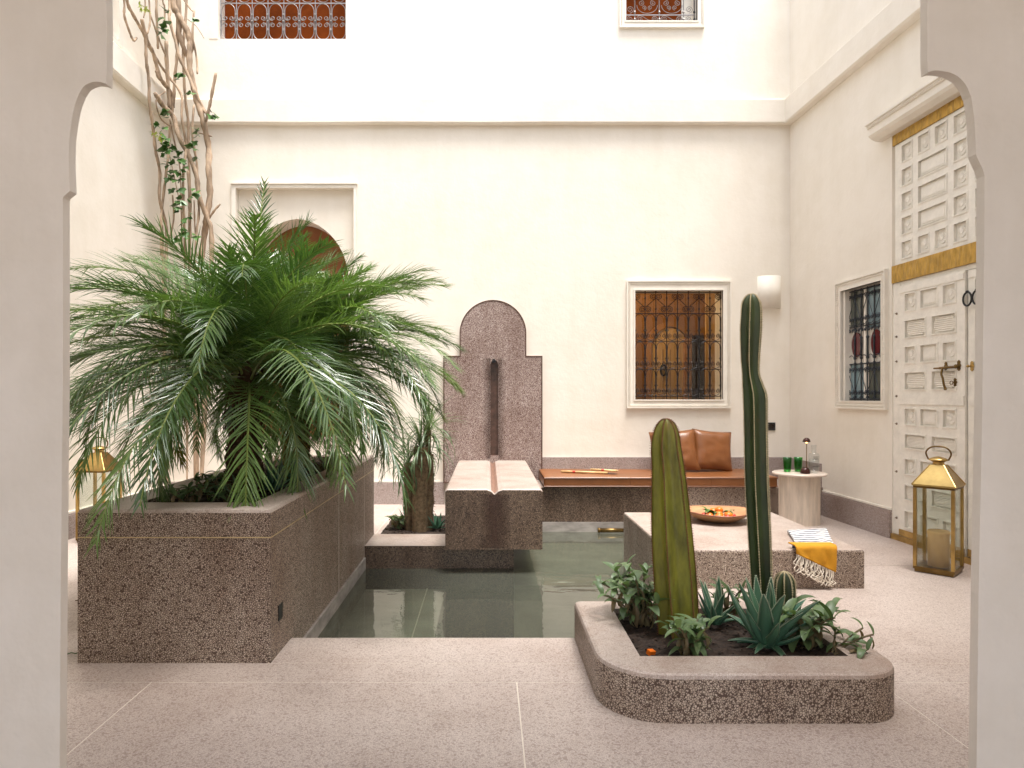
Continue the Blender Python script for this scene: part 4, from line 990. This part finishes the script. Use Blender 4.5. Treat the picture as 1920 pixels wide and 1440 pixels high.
def leafy(label, loc, nst, h_, spread, leaf=.10, seed=1, name='leafy_plant', lean=(0,0), per=9, group=None, wide=.17):
    random.seed(seed); rt = empty(name, loc, 0, label, 'plant', group)
    mA_ = [leaf_mesh('leaf', leaf, leaf*wide, 'leafy', c, .35, 6) for c in (.7, 1.3, 1.8)]
    mD = leaf_mesh('leaf', leaf*.8, leaf*wide*.7, 'leafy_dull', 1.6, .6, 5)
    for s_ in range(nst):
        az = s_*2.4+random.uniform(-.4,.4); hh = h_*random.uniform(.6,1.1); rad = spread*random.uniform(.3,1)
        pts = [Vector((0,0,0))]+[Vector((rad*cos(az)*u**1.2+lean[0]*u, rad*sin(az)*u**1.2+lean[1]*u, hh*(u-.25*u*u*u))) for u in (.25,.5,.75,1)]
        m_ = MB(); m_.tube(smooth_path(pts, 3), .0035, 5); m_.build('stem', M['stem'], rt)
        P = smooth_path(pts, 6)
        for k in range(per):
            u = .25+.75*k/(per-1); p = P[min(int(u*(len(P)-1)), len(P)-1)]
            a2 = k*2.4+az; el = r(10+60*u**2+random.uniform(-14,14))
            dead = random.random() < (.65 if u < .55 else .12)
            link('leaf', mD if dead else random.choice(mA_), rt, orient(p, a2, r(-30) if dead else el, random.uniform(-.4,.4), random.uniform(.65,1.1)*(1 if u < .95 else .8)))
    return rt
def scarred(name, brown):
    m = M[name]; t = m.node_tree; b = t.nodes['Principled BSDF']; src = b.inputs['Base Color'].links[0].from_socket
    v = coords(t); f = ramp(t, noise_(t, v, 16, 7, .75, (1, 1, .45)), [(.60, (0,0,0)), (.68, (.75,.75,.75))])
    g2 = ramp(t, noise_(t, v, 3.0, 5, .6), [(.45, (0,0,0)), (.75, (.55,.55,.55))])
    c1 = mixc(t, f, src, brown); t.links.new(mixc(t, g2, c1, tuple(x*.8 for x in brown)), b.inputs['Base Color'])
scarred('cactus_y', (.155, .105, .022)); scarred('cactus_g', (.060, .048, .018))
# cactus builder: traced centre line (px) at a depth, radii in px
def cactus(label, Y, spec, n, rot, matname, armat, name='column_cactus', deep=.22, spine=.006):
    A = 1280/Y; base = at(spec[0][0], spec[0][1], Y); base = Vector((base.x, Y, base.z))
    rt = empty(name, base, 0, label, 'cactus')
    P = [Vector((*(at(a, b_, Y)-base),)) for a, b_, c in spec]; Rr = [c/A for a, b_, c in spec]
    PP = smooth_path([(p.x, p.z, q) for p, q in zip(P, Rr)], 6)
    # rounded crown
    cx, cz, cr = PP[-1]; rings = [(x, z, q) for x, z, q in PP]
    K = 10*n; vs = []; ridge = [[] for _ in range(n)]
    for (x, z, q) in rings:
        for j in range(K):
            th = 2*pi*j/K; u = abs(sin(n*(th-rot)/2)); rr_ = q*(1-deep*u**.9)
            vs.append((x+rr_*cos(th), rr_*sin(th), z))
        for k in range(n):
            th = rot+2*pi*k/n; ridge[k].append(Vector((x+q*cos(th)*1.003, q*sin(th)*1.003, z)))
    fs = [(i*K+j, i*K+(j+1)%K, (i+1)*K+(j+1)%K, (i+1)*K+j) for i in range(len(rings)-1) for j in range(K)]
    fs.append(tuple(range((len(rings)-1)*K, len(rings)*K)))
    m_ = MB(); m_.add(vs, fs); m_.build('stem', M[matname], rt, True)
    for k in range(n):
        m_ = MB(); pl_ = ridge[k]; m_.tube(pl_, .0012, 4)
        dist = 0
        for a, b_ in zip(pl_, pl_[1:]):
            L = (b_-a).length; c = int(L/.011)+1
            for i in range(c):
                p = a.lerp(b_, i/c); th = rot+2*pi*k/n; o_ = Vector((cos(th), sin(th), 0))
                m_.ell(p, .0026, .0026, .0022, 4)
                for q_ in (-.5, .5): m_.tube([p, p+(o_+Vector((-sin(th)*q_, cos(th)*q_, random.uniform(-.4,.4))))*spine], .0006, 3)
        m_.build('spine_row', M[armat], rt)
    return rt
def crown(x, y, r0, h_, k=5): return [(x, y-h_*sin(pi/2*i/k), max(r0*cos(pi/2*i/k), r0*.05)) for i in range(1, k+1)]
cactus('thick yellow-green column cactus at the left of the cactus planter', 2.50,
       [(1273,1215,37),(1271,1150,38.5),(1267,1100,40),(1260,1000,38),(1256,930,34),(1253,880,30.5),(1249,840,28)]+crown(1249,835,26.5,50), 6, radians(-60), 'cactus_y', 'areole_b', deep=.36)
cactus('tall slender dark green cactus with cream spine lines', 2.58,
       [(1434,1190,21),(1430,1120,20),(1424,1000,22),(1419,900,22.5),(1417,800,22.5),(1416,745,23),(1412,722,20),(1408,700,16.5),(1407,670,18),(1408,620,20.5),(1409,590,20)]+crown(1409,582,19.5,31), 6, radians(-58), 'cactus_g', 'areole_c', deep=.34, spine=.004)
cactus('short dark barrel-like cactus at the foot of the tall cactus', 2.50,
       [(1469,1200,18),(1470,1150,20),(1471,1110,19.5)]+crown(1471,1100,18.5,28), 8, radians(-70), 'cactus_g', 'areole_c', name='small_cactus', spine=.005)
aloe('large blue-green aloe with pale toothed leaves at the front of the cactus planter', (.97, 2.37, .125), .245, 26, 5, wide=.15, el1=-6)
aloe('smaller spiky aloe behind the big one between the two cacti', (.86, 2.58, .125), .17, 14, 8, wide=.13, el1=25)
leafy('bushy leafy plant spilling over the left back corner of the cactus planter', (.585, 2.60, .12), 15, .25, .15, .092, 21, per=11, lean=(-.03, 0))
leafy('drooping leafy plant at the front left of the cactus planter', (.68, 2.30, .12), 10, .15, .10, .08, 22)
leafy('broad leaved plant growing beside the small barrel cactus', (1.10, 2.38, .12), 10, .16, .12, .092, 23, lean=(.02, 0), wide=.2)
leafy('trailing leafy stems reaching over the right rim of the cactus planter', (1.155, 2.30, .12), 4, .09, .14, .07, 24, lean=(.09, .0), per=7)
leafy('small pale plant between the cacti at the back of the planter', (.93, 2.66, .12), 5, .16, .07, .07, 25)
# fallen bits
m_ = MB(); m_.box(-.012, .012, -.009, .009, 0, .016); o = m_.build('carrot_piece', M['orange']); o.location = (.545, 2.29, .128); o.rotation_euler = (.2,.1,.5); tag(o, 'small orange scrap lying on the soil of the cactus planter', 'food scrap')
o = link('fallen_leaf', leaf_mesh('fallen_leaf', .055, .008, 'leafy_dull', .3, .8, 5)); o.location = (1.19, 2.245, .151); o.rotation_euler = (0,-.1,.4); tag(o, 'dry curled leaf lying on the right rim of the cactus planter', 'leaf')
o = link('fallen_leaf', leaf_mesh('fallen_leaf', .06, .010, 'leafy', .2, .2, 5)); o.location = (.515, 2.235, .135); o.rotation_euler = (0,0,.05); tag(o, 'green leaf lying flat at the front edge of the cactus soil', 'leaf')
# undergrowth in the big planter
aloe('dark pointed agave beside the front palm trunk', (-1.04, 3.30, .53), .17, 16, 31, 'agave', 'aloe', .15, 'agave', 80, 20, None, None)
aloe('low spreading strap-leaved rosette at the front right of the palm planter', (-1.045, 2.92, .535), .15, 14, 32, 'rosette_plant', 'strap', .11, 'plant', 60, -5, None, None)
aloe('flat agave rosette in the middle of the palm planter', (-1.02, 3.62, .53), .18, 14, 33, 'agave', 'aloe', .14, 'agave', 75, 15, None, None)
aloe('agave far back in the palm planter', (-1.2, 4.35, .53), .18, 14, 34, 'agave', 'aloe', .14, 'agave', 75, 15, None, None)
leafy('dark leafy ground plant at the front left of the palm planter', (-1.27, 2.86, .53), 7, .11, .10, .07, 35)
leafy('leafy ground plant in front of the front palm trunk', (-1.17, 2.98, .53), 6, .10, .10, .07, 36)
leafy('leafy ground plant left of the front palm trunk', (-1.33, 3.25, .53), 7, .12, .10, .07, 37)
leafy('leafy ground plant behind the rear palm', (-1.0, 4.15, .53), 7, .13, .10, .07, 38)

# ------------------------------------------------------------------ spiny-trunked plant in the bed
random.seed(51)
sp = empty('spiny_palm', (-.50, 4.98, 0), 0, 'spiny trunked plant with a tuft of narrow arching leaves beside the fountain', 'plant')
def spiny(x, y, h_, rad, rt, lean=0):
    m_ = MB(); pts = [(x+lean*(i/8)**1.5, y, h_*i/8) for i in range(9)]; m_.tube(pts, [rad*(1.0-.12*abs(i-3)/5) for i in range(9)], 12, wob=.08); t0 = m_.build('trunk', M['spiny'], rt)
    m_ = MB()
    for i in range(420):
        a_ = random.uniform(0, 6.28); u = random.uniform(.02, 1); p = Vector((x+lean*u**1.5+rad*cos(a_), y+rad*sin(a_), h_*u))
        m_.tube([p, p+Vector((cos(a_)*random.uniform(.008,.02), sin(a_)*.015, random.uniform(-.012,.016)))], .0011, 3)
    o = m_.build('spines', M['boot'], t0); tag(o, kind='stuff'); return Vector((x+lean, y, h_))
tops = [spiny(.0, 0, .62, .058, sp, .012), spiny(-.075, .05, .50, .040, sp, -.01), spiny(.055, .06, .56, .042, sp, .01)]
for ti, (tp_, nn, LL) in enumerate(((tops[0], 64, .33), (tops[1], 34, .27), (tops[2]+Vector((0,0,.18)), 60, .33))):
    lm = [leaf_mesh('leaf', LL, .0065, 'strap', c, .4, 8) for c in (.7, 1.3, 2.0, 2.5)]
    for i in range(nn):
        u = i/nn; link('leaf', lm[min(3, int(u*4.0))], sp, orient(tp_-Vector((0,0,.05*u)), i*2.4, r(85-70*u), random.uniform(-.3,.3), random.uniform(.75,1.1)))
m_ = MB(); m_.tube([(.055,.06,.5),(.06,.05,.74)], .022, 8); m_.build('branch', M['spiny'], sp)
leafy('low succulent clump left of the spiny trunk in the pool bed', (-.66, 5.05, .01), 8, .12, .09, .06, 52, name='succulent', wide=.3)
aloe('small blue-green agave left of the spiny trunk', (-.62, 5.25, .01), .15, 16, 53, 'agave', 'aloe', .13, 'agave', 80, 15, None, None)
aloe('small blue-green agave right of the spiny trunk beside the stone chute', (-.37, 5.0, .01), .13, 14, 54, 'agave', 'aloe', .14, 'agave', 80, 20, None, None)

# ------------------------------------------------------------------ old climbing vine in the corner
random.seed(61)
vn = empty('climbing_vine', (-2.72, 6.0, 0), 0, 'tangle of bare twisting vine stems climbing the left back corner', 'vine'); vo = Vector((-2.72, 6.0, 0))
VS = [([(95,-300),(95,0),(100,90),(125,180),(155,235),(170,215)],6,5.7),
([(120,-300),(130,0),(160,90),(200,170),(230,240),(235,350),(250,470),(262,620),(275,760),(290,880),(305,1010),(320,1170),(335,1290),(345,1400),(350,1900),(360,2930)],8.5,5.85),
([(195,100),(240,240),(290,340),(320,460),(375,540),(372,600),(372,670)],11,6.0),
([(230,240),(305,370),(355,440),(430,550),(450,700),(458,850),(460,1000),(458,1200),(460,1440),(465,2000),(470,2940)],7,5.9),
([(380,-400),(395,0),(420,90),(470,180),(488,260),(490,380),(510,500),(545,620),(575,720),(590,860),(605,1000),(610,1150),(595,1290),(565,1400),(540,1800),(520,2900)],17,6.0),
([(360,-400),(365,0),(375,120),(400,230),(430,340),(480,450),(520,540),(555,620),(590,670)],9,5.95),
([(280,545),(330,620),(385,680),(430,800),(470,900),(520,1020),(545,1150),(580,1270),(610,1400),(600,1900),(560,2920)],13,5.92),
([(648,437),(620,570),(600,650),(580,710)],9,5.95),([(300,-300),(295,0),(290,150),(295,280)],7,6.05),([(262,90),(300,220),(345,330)],5,6.0),
([(355,250),(358,380),(370,520),(376,640)],11,6.0),([(455,-300),(460,0),(455,300),(465,560),(480,720),(485,870),(500,1400)],8,6.08),
([(520,70),(512,220),(520,330),(530,430)],6,6.0),([(440,-300),(425,110),(412,300),(408,480),(400,640)],9,6.05),
([(515,620),(512,800),(520,950),(530,1100),(535,1250),(530,1440),(520,2000)],7,5.93),([(485,1010),(495,1150),(495,1280),(485,1440),(480,2200)],9,5.97),
([(380,740),(350,930),(335,1100),(320,1300),(320,1440),(330,2400)],7,6.05),([(600,1290),(640,1240),(672,1203)],6,6.0),([(395,1150),(385,1280),(375,1400)],5,6.1),
([(235,-300),(240,0),(245,120),(240,200)],5,5.8),([(215,-300),(215,0),(213,100)],4,5.85),([(280,405),(300,450),(318,470)],8,6.0),([(535,775),(625,808)],4,6.02),
([(470,110),(530,160),(580,235)],2,6.0),([(440,-20),(490,50),(520,75)],4,6.0),([(320,-200),(330,0),(350,60),(348,200)],5,6.0),([(415,-300),(430,100),(435,220),(470,330)],13,6.04),
([(335,530),(300,600),(325,700),(375,745)],4,5.95),([(370,700),(395,850),(430,1000),(440,1200),(455,1500)],4,6.0),([(350,860),(380,960),(410,1100),(440,1250)],3,5.98),
([(520,1180),(515,1300),(520,1500)],4,6.0),([(310,1250),(318,1500)],5,6.0)]
m_ = None
for pts, rad, Y in VS:
    Wp = [at(200+x/3.132, y/3.132, min(Y, 2.78*1280/(715-x/3.132)))-vo+Vector((0, .03*sin(y*.01+x), 0)) for x, y in pts]
    SPth = smooth_path(Wp, 5); rr_ = rad/3.132*Y/1280*1.05
    jit = [p+Vector((random.uniform(-1,1), random.uniform(-1,1), 0))*rr_*.07 for p in SPth]
    n = len(jit); m_ = MB(); m_.tube(jit, [max(.002, rr_*(1+.14*sin(i*1.9)+random.uniform(-.08,.08))*(1 if 1 < i < n-2 else .85)) for i in range(n)], 8); m_.build('vine_stem', M['vinewood'], vn, True)
def ivy():
    m_ = MB(); o_ = [(0,0),(.25,.42),(.55,.5),(.62,.26),(1,0),(.62,-.26),(.55,-.5),(.25,-.42)]
    vs = [(x, y, -.25*x*x+.12*abs(y)) for x, y in o_]+[(.5, 0, -.08)]
    m_.add(vs, [(8, i, (i+1) % 8) for i in range(8)]); return m_.mesh('leaf', M['vineleaf'], True)
mi_ = ivy(); ml_ = ivy(); ml_.materials[0] = M['limeleaf']
LV = [(340,870),(360,870),(345,920),(390,945),(435,935),(415,890),(350,970),(410,1005),(445,985),(380,1020),(400,1050),(365,1060),(440,1045),(395,1120),(425,1110),(430,1170),(430,1200),(475,1170),(340,760),(330,800),(355,830),(535,770),(530,820),(500,860),(525,930),(330,180),(345,115),(370,150),(325,195),(430,430),(435,450),(490,560),(350,680),(320,740),(430,1390),(440,1370),(515,1390),(480,1260),(510,1115),(620,670),(630,680),(535,100),(430,1220),(450,1300),(465,1350),(350,60),(350,650),(375,880),(405,960),(440,890)]
for x, y in LV:
    for k in range(3):
        p = at(200+(x+random.uniform(-14,14))/3.132, (y+random.uniform(-18,18))/3.132, min(5.85, 2.72*1280/(715-x/3.132)))-vo
        link('leaf', mi_, vn, orient(p, r(-90)+random.uniform(-1.2,1.2), random.uniform(-.9,.3), random.uniform(-.8,.8), random.uniform(.045,.085)))
for x, y in [(215,60),(230,50),(245,70),(205,45),(190,30),(300,810),(285,790),(320,820),(275,780),(310,800),(255,65)]:
    p = at(200+x/3.132, y/3.132, min(5.7, 2.7*1280/(715-x/3.132)))-vo
    for k in range(4): link('leaf', ml_, vn, orient(p, random.uniform(-3,3), random.uniform(-.6,.8), 0, .04)@Matrix.Diagonal((1,.35,1,1)))

# ------------------------------------------------------------------ lanterns
def lantern(label, loc, rz, candle=True):
    rt = empty('lantern', loc, rz, label, 'lantern', 'brass lanterns on the courtyard floor'); h = .10; t_ = .0085; H = .487
    m_ = MB(); m_.box(-h+.006, h-.006, -h+.006, h-.006, .004, .018); m_.box(-h, h, -h, h, .019, .033)
    m_.build('base', M['brass_dark'], rt)
    for sx in (-1, 1):
        for sy in (-1, 1):
            m_ = MB(); m_.box(sx*h-(t_*2 if sx > 0 else 0), sx*h+(0 if sx > 0 else t_*2), sy*h-(t_*2 if sy > 0 else 0), sy*h+(0 if sy > 0 else t_*2), .034, H-.012); m_.build('post', M['brass'], rt)
    m_ = MB()
    for s_ in (-1, 1):
        a, b_ = sorted((s_*h, s_*(h-t_*1.2))); m_.box(-h, h, a, b_, H-.011, H); a, b_ = sorted((s_*h, s_*(h-t_*1.2))); m_.box(a, b_, -h+.011, h-.011, H-.011, H)
    m_.build('top_rail', M['brass_dark'], rt)
    for k in range(4):
        m_ = MB(); m_.box(-h+t_*2, h-t_*2, -h+.006, -h+.008, .036, H-.014); o = m_.build('pane', M['glass'], rt); o.rotation_euler = (0, 0, k*pi/2)
    m_ = MB(); a, b_ = h+.006, .034; vs = [(x*a, y*a, H+.001) for x, y in ((-1,-1),(1,-1),(1,1),(-1,1))]+[(x*(a-.002), y*(a-.002), H+.010) for x, y in ((-1,-1),(1,-1),(1,1),(-1,1))]+[(x*b_, y*b_, H+.118) for x, y in ((-1,-1),(1,-1),(1,1),(-1,1))]
    m_.add(vs, [(3,2,1,0)]+[(l*4+i, l*4+(i+1)%4, l*4+4+(i+1)%4, l*4+4+i) for l in range(2) for i in range(4)]+[(8,9,10,11)])
    ro = m_.build('roof', M['brass'], rt)
    for x, y in ((-1,-1),(1,-1),(1,1),(-1,1)):
        m_ = MB(); m_.tube([(x*a, y*a, H+.008), (x*b_, y*b_, H+.118)], .003, 5); m_.build('roof_seam', M['brass'], ro)
    m_ = MB(); m_.lathe([(.030,H+.118),(.028,H+.132),(.040,H+.140),(.050,H+.143),(.050,H+.147),(.035,H+.156),(.012,H+.163),(0,H+.165)], n=20); m_.build('cap', M['brass'], ro, True)
    m_ = MB(); z = H+.145; m_.tube(smooth_path([(-.048,0,z),(-.060,0,z+.028),(-.057,0,z+.050),(-.035,0,z+.070),(0,0,z+.075),(.035,0,z+.070),(.057,0,z+.050),(.060,0,z+.028),(.048,0,z)]), .0045, 7)
    m_.build('handle', M['brass_dark'], rt, True)
    return rt
lantern('brass lantern with a pillar candle on the floor in front of the carved door', (2.545, 3.857, 0), r(-47))
lantern('brass lantern without candle behind the palm planter at the far left', (-2.665, 4.68, 0), r(-4))
m_ = MB(); m_.lathe([(0,0),(.053,0),(.053,.172),(.056,.180),(.057,.192),(.052,.199),(.044,.196),(.036,.188),(0,.186)], n=28); m_.tube([(0,0,.186),(.002,0,.196)], .0012, 4)
o = m_.build('candle', M['wax'], None, True); o.location = (2.545, 3.857, .034); tag(o, 'thick honey coloured pillar candle inside the lantern by the door', 'candle')

# ------------------------------------------------------------------ side table and what stands on it
TX, TY, TZ = 2.43, 5.33, .395
st = empty('side_table', (TX, TY, 0), 0, 'small round side table with marble top and fluted travertine base by the bench end', 'side table')
m_ = MB(); vs = []; K = 64; lv = (0, .37)
for z in lv:
    for j in range(K):
        th = 2*pi*j/K; q = .155*(1-.035*abs(sin(4*th))**.5); vs.append((q*cos(th), q*sin(th), z))
m_.add(vs, [(j, (j+1)%K, K+(j+1)%K, K+j) for j in range(K)]); m_.build('base', M['travertine'], st)
m_ = MB(); m_.lathe([(0,.371),(.17,.371),(.195,.377),(.20,.384),(.198,.391),(.19,.395),(0,.395)], n=56); m_.build('table_top', M['marble'], st, True)
def glass(loc, label):
    rt = empty('drinking_glass', loc, 0, label, 'glass', 'green ribbed glasses on the side table')
    m_ = MB(); n = 48; prof = [(0,.003),(.022,.003),(.024,.03),(.026,.05),(.027,.052),(.0285,.075),(.031,.112),(.0325,.112),(.030,.074),(.029,.05),(.0265,.028),(.0245,.0),(0,.0)]
    m_.lathe(prof, n=32); m_.build('glass_body', M['green_glass'], rt, True)
glass((2.395-.045, 5.36, TZ), 'left green ribbed glass nearest the bench on the side table'); glass((2.395+.045, 5.37, TZ), 'right green ribbed glass just behind the little lamp')
lp = empty('table_lamp', (2.435, 5.24, TZ), 0, 'tiny dark brown mushroom lamp on a thin stem on the side table', 'lamp')
m_ = MB(); m_.lathe([(0,0),(.034,0),(.037,.008),(.034,.028),(.022,.044),(.006,.050),(0,.050)], n=24); m_.build('foot', M['lampbrown'], lp, True)
m_ = MB(); m_.tube([(.01,0,.045),(.01,0,.242)], .0030, 8); m_.build('stem', M['brass_dark'], lp)
m_ = MB(); m_.lathe([(0,.275),(.012,.273),(.022,.264),(.027,.250),(.028,.242),(.025,.242),(0,.247)], (.01,0,0), n=24); m_.build('lamp_shade', M['lampbrown'], lp, True)
gm, t, b = newmat('warm_bulb'); b.inputs['Emission Color'].default_value = (1,.45,.12,1); b.inputs['Emission Strength'].default_value = 3; b.inputs['Base Color'].default_value = (.9,.5,.2,1)
m_ = MB(); m_.ell((.01,0,.238), .007, .007, .006, 8); m_.build('bulb', gm, lp, True)
bt = empty('water_bottle', (2.52, 5.28, TZ), 0, 'clear glass water bottle with printed lines beside the lamp', 'bottle')
m_ = MB(); m_.lathe([(0,.001),(.036,.001),(.038,.006),(.038,.140),(.034,.150),(.019,.158),(.0175,.165),(.0175,.205),(.019,.207),(.019,.217),(.016,.217)], n=28); m_.build('bottle_body', M['bottle_glass'], bt, True)
m_ = MB(); m_.lathe([(0,.012),(.034,.012),(.034,.105),(0,.105)], n=24); m_.build('water_fill', M['bottle_glass'], bt, True)
m_ = MB()
for i, (z, L) in enumerate(((.125,.030),(.116,.024),(.108,.034),(.052,.028))):
    m_.lathe([(.0386,z),(.0386,z+.003)], n=10, a0=-pi/2-L/.038/2*1.6, a1=-pi/2+L/.038/2*1.6)
m_.build('printed_lines', M['black'], bt)

# ------------------------------------------------------------------ fruit bowl
BX, BY, BZ = 1.455, 4.33, .2
bw_ = empty('fruit_bowl', (BX, BY, BZ), 0, 'wide shallow wooden bowl with dark rim on the low stone table', 'bowl')
m_ = MB(); n = 40
prof = [(.0,.0),(.075,.0),(.12,.010),(.17,.034),(.205,.058),(.213,.060),(.208,.065),(.165,.042),(.115,.018),(.07,.010),(0,.010)]
m_.lathe(prof, n=n); m_.v = [(x*(1+.05*cos(2*atan2(y, x))), y, z+(.010*(x/.21)**2 if math.hypot(x, y) > .15 else 0)) for x, y, z in m_.v]
m_.build('bowl_body', M['bowl'], bw_, True)
m_ = MB(); m_.tube([(.209*cos(2*pi*i/48)*(1+.05*cos(4*pi*i/48)), .209*sin(2*pi*i/48), .0615+.010*cos(2*pi*i/48)**2) for i in range(49)], .0045, 6); m_.build('rim', M['bowl_rim'], bw_, True)
random.seed(71)
m_ = MB(); m_.ell((0,0,0), .026, .026, .023, 12); mo_ = m_.mesh('mandarin', M['orange'], True)
m_ = MB(); m_.ell((0,0,0), .015, .015, .014, 10); mt_ = m_.mesh('tomato', M['tomato'], True)
for x, y, z in ((0,-.03,.044),(.02,.03,.062),(-.07,-.06,.040),(.05,-.06,.044),(.07,0,.04),(-.02,-.09,.04),(.0,.08,.045)):
    o = link('mandarin', mo_, None, Matrix.Translation((BX+x, BY+y, BZ+z))@Matrix.Rotation(random.uniform(0,3), 4, 'Z')); tag(o, 'small orange mandarin lying among the leaves in the wooden bowl', 'mandarin', 'mandarins in the bowl')
for x, y, z in ((-.05,-.02,.045),(.03,-.10,.042),(.085,-.05,.040),(-.09,-.01,.04)):
    o = link('tomato', mt_, None, Matrix.Translation((BX+x, BY+y, BZ+z))); tag(o, 'little red tomato in the wooden bowl', 'tomato', 'tomatoes in the bowl')
for k, (x, y, lab, s_) in enumerate(((-.055,-.01,'tuft of green herb leaves at the left of the bowl', 1.0), (.07,-.02,'long green leaves at the right of the bowl', .9))):
    rt = empty('herb_sprig', (BX+x, BY+y, BZ+.045), 0, lab, 'herbs', 'herbs in the bowl')
    lm = leaf_mesh('leaf', .06*s_, .014*s_, 'leafy', .8, .3, 5); lm.materials[0] = M['herb']
    for i in range(16 if k == 0 else 8): link('leaf', lm, rt, orient((random.uniform(-.02,.02), random.uniform(-.02,.02), random.uniform(0,.025)), i*2.4, r(random.uniform(-10,60)), random.uniform(-.6,.6), random.uniform(.7,1.2)))

# ------------------------------------------------------------------ towel on the low table
tw = empty('towel', (1.76, 3.52, .2), 0, 'folded striped towel with mustard end and white tassels over the low table edge', 'towel')
def cloth(name, mat, fn, nu, nv, th, lift=.001):
    m_ = MB(); vs = []
    for s_ in (0, 1):
        for i in range(nu+1):
            for j in range(nv+1):
                p, nrm = fn(i/nu, j/nv); vs.append(p+nrm*(lift+th*s_))
    q = (nu+1)*(nv+1); idx = lambda i, j, s_: s_*q+i*(nv+1)+j; fs = []
    for i in range(nu):
        for j in range(nv): fs += [(idx(i,j,1), idx(i+1,j,1), idx(i+1,j+1,1), idx(i,j+1,1)), (idx(i,j,0), idx(i,j+1,0), idx(i+1,j+1,0), idx(i+1,j,0))]
    for i in range(nu): fs += [(idx(i,0,0), idx(i+1,0,0), idx(i+1,0,1), idx(i,0,1)), (idx(i,nv,1), idx(i+1,nv,1), idx(i+1,nv,0), idx(i,nv,0))]
    for j in range(nv): fs += [(idx(0,j,1), idx(0,j+1,1), idx(0,j+1,0), idx(0,j,0)), (idx(nu,j,0), idx(nu,j+1,0), idx(nu,j+1,1), idx(nu,j,1))]
    m_.add(vs, fs); return m_.build(name, mat, tw, True)
def top_fn(u, v_):    # v 0 at the front edge of the table, 1 at the back
    x = (-.205 + .405*u) if True else 0
    x = (-.185+.15*v_**.7)*(1-u)+(.035+.155*v_)*u
    y = .015+.40*v_
    z = .004+.006*abs(noise.noise(Vector((u*5, v_*4, 3))))+.012*u*v_
    return Vector((x, y, z)), Vector((0,0,1))
cloth('striped_part', M['stripes'], top_fn, 22, 22, .014)
def yel_fn(u, v_):    # hangs over the edge: v 0 on top, 1 at the hem
    L = .045+.10+.125*u**1.2 if True else 0
    L = .05+.045+.095*u; s_ = v_*L; ed = .05
    x = -.19+.222*u-.012*v_*u+.01*v_*(1-u)
    wob = .010*sin(u*9)*v_+.012*noise.noise(Vector((u*4, v_*2, 9)))*v_
    if s_ < ed: return Vector((x, ed-s_, .022)), Vector((0,0,1))
    a_ = min(1, (s_-ed)/.02)*pi/2; z = .022-.012*(1-cos(a_))-max(0, s_-ed-.02); y = -.012*sin(a_)-.006-abs(wob)
    return Vector((x, y, z)), Vector((0, -sin(a_), cos(a_)))
cloth('mustard_part', M['yellow'], yel_fn, 26, 22, .006)
m_ = MB()
for i in range(34):
    u = (i+.5)/34
    if u > .93: continue
    p, _ = yel_fn(u, 1.0); L = .085*random.uniform(.85,1.12)
    pts = [p+Vector((random.uniform(-.005,.005)*k-.0015*k, -.002+random.uniform(-.004,.002), -L*k/5)) for k in range(6)]
    m_.tube(smooth_path(pts, 2), .0026, 5); m_.ell(pts[4], .0042, .0042, .005, 6)
m_.build('tassels', M['fringe'], tw, True)

# ------------------------------------------------------------------ wall fittings
sc = empty('wall_sconce', (2.567, D, 1.93), 0, 'white half-round plaster wall sconce between window and corner', 'wall light')
m_ = MB(); m_.lathe([(.07,-.145),(.105,-.145),(.105,.148),(.098,.148),(.098,-.138),(.07,-.138)], n=24, a0=pi, a1=2*pi); m_.v = [(x, y*.75, z) for x, y, z in m_.v]; m_.build('shade', M['paint'], sc, True)
ol = empty('wall_socket', (2.59, D, .71), 0, 'small black square wall socket right of the tall cactus', 'socket')
m_ = MB(); slab_xz(m_, rect(-.033,.033,-.036,.036), [[(.024*cos(2*pi*i/20), .024*sin(2*pi*i/20)) for i in range(20)]], -.010, 0, back=False); m_.build('plate', M['black'], ol)
m_ = MB(); slab_xz(m_, [(.0235*cos(2*pi*i/20), .0235*sin(2*pi*i/20)) for i in range(20)], [], -.003, 0); m_.build('socket_well', M['dark'], ol)
# bits of litter on the floor
random.seed(81)
for k, (x, y, lab) in enumerate(((-1.62, 2.62, 'thin green leaf scrap on the floor at the left corner of the planter'), (-1.66, 2.40, 'thin brown twig on the floor left of the planter'), (-1.95, 3.3, 'dark small leaf on the floor left of the planter'))):
    m_ = MB(); m_.tube([(0,0,.003),(.015,.01,.006),(.03,.008,.004),(.045,.02,.003)], .0022, 4); o = m_.build('leaf_scrap', M['herb'] if k == 0 else M['boot']); o.location = (x, y, 0); o.rotation_euler = (0,0,k*1.3); tag(o, lab, 'leaf scrap')
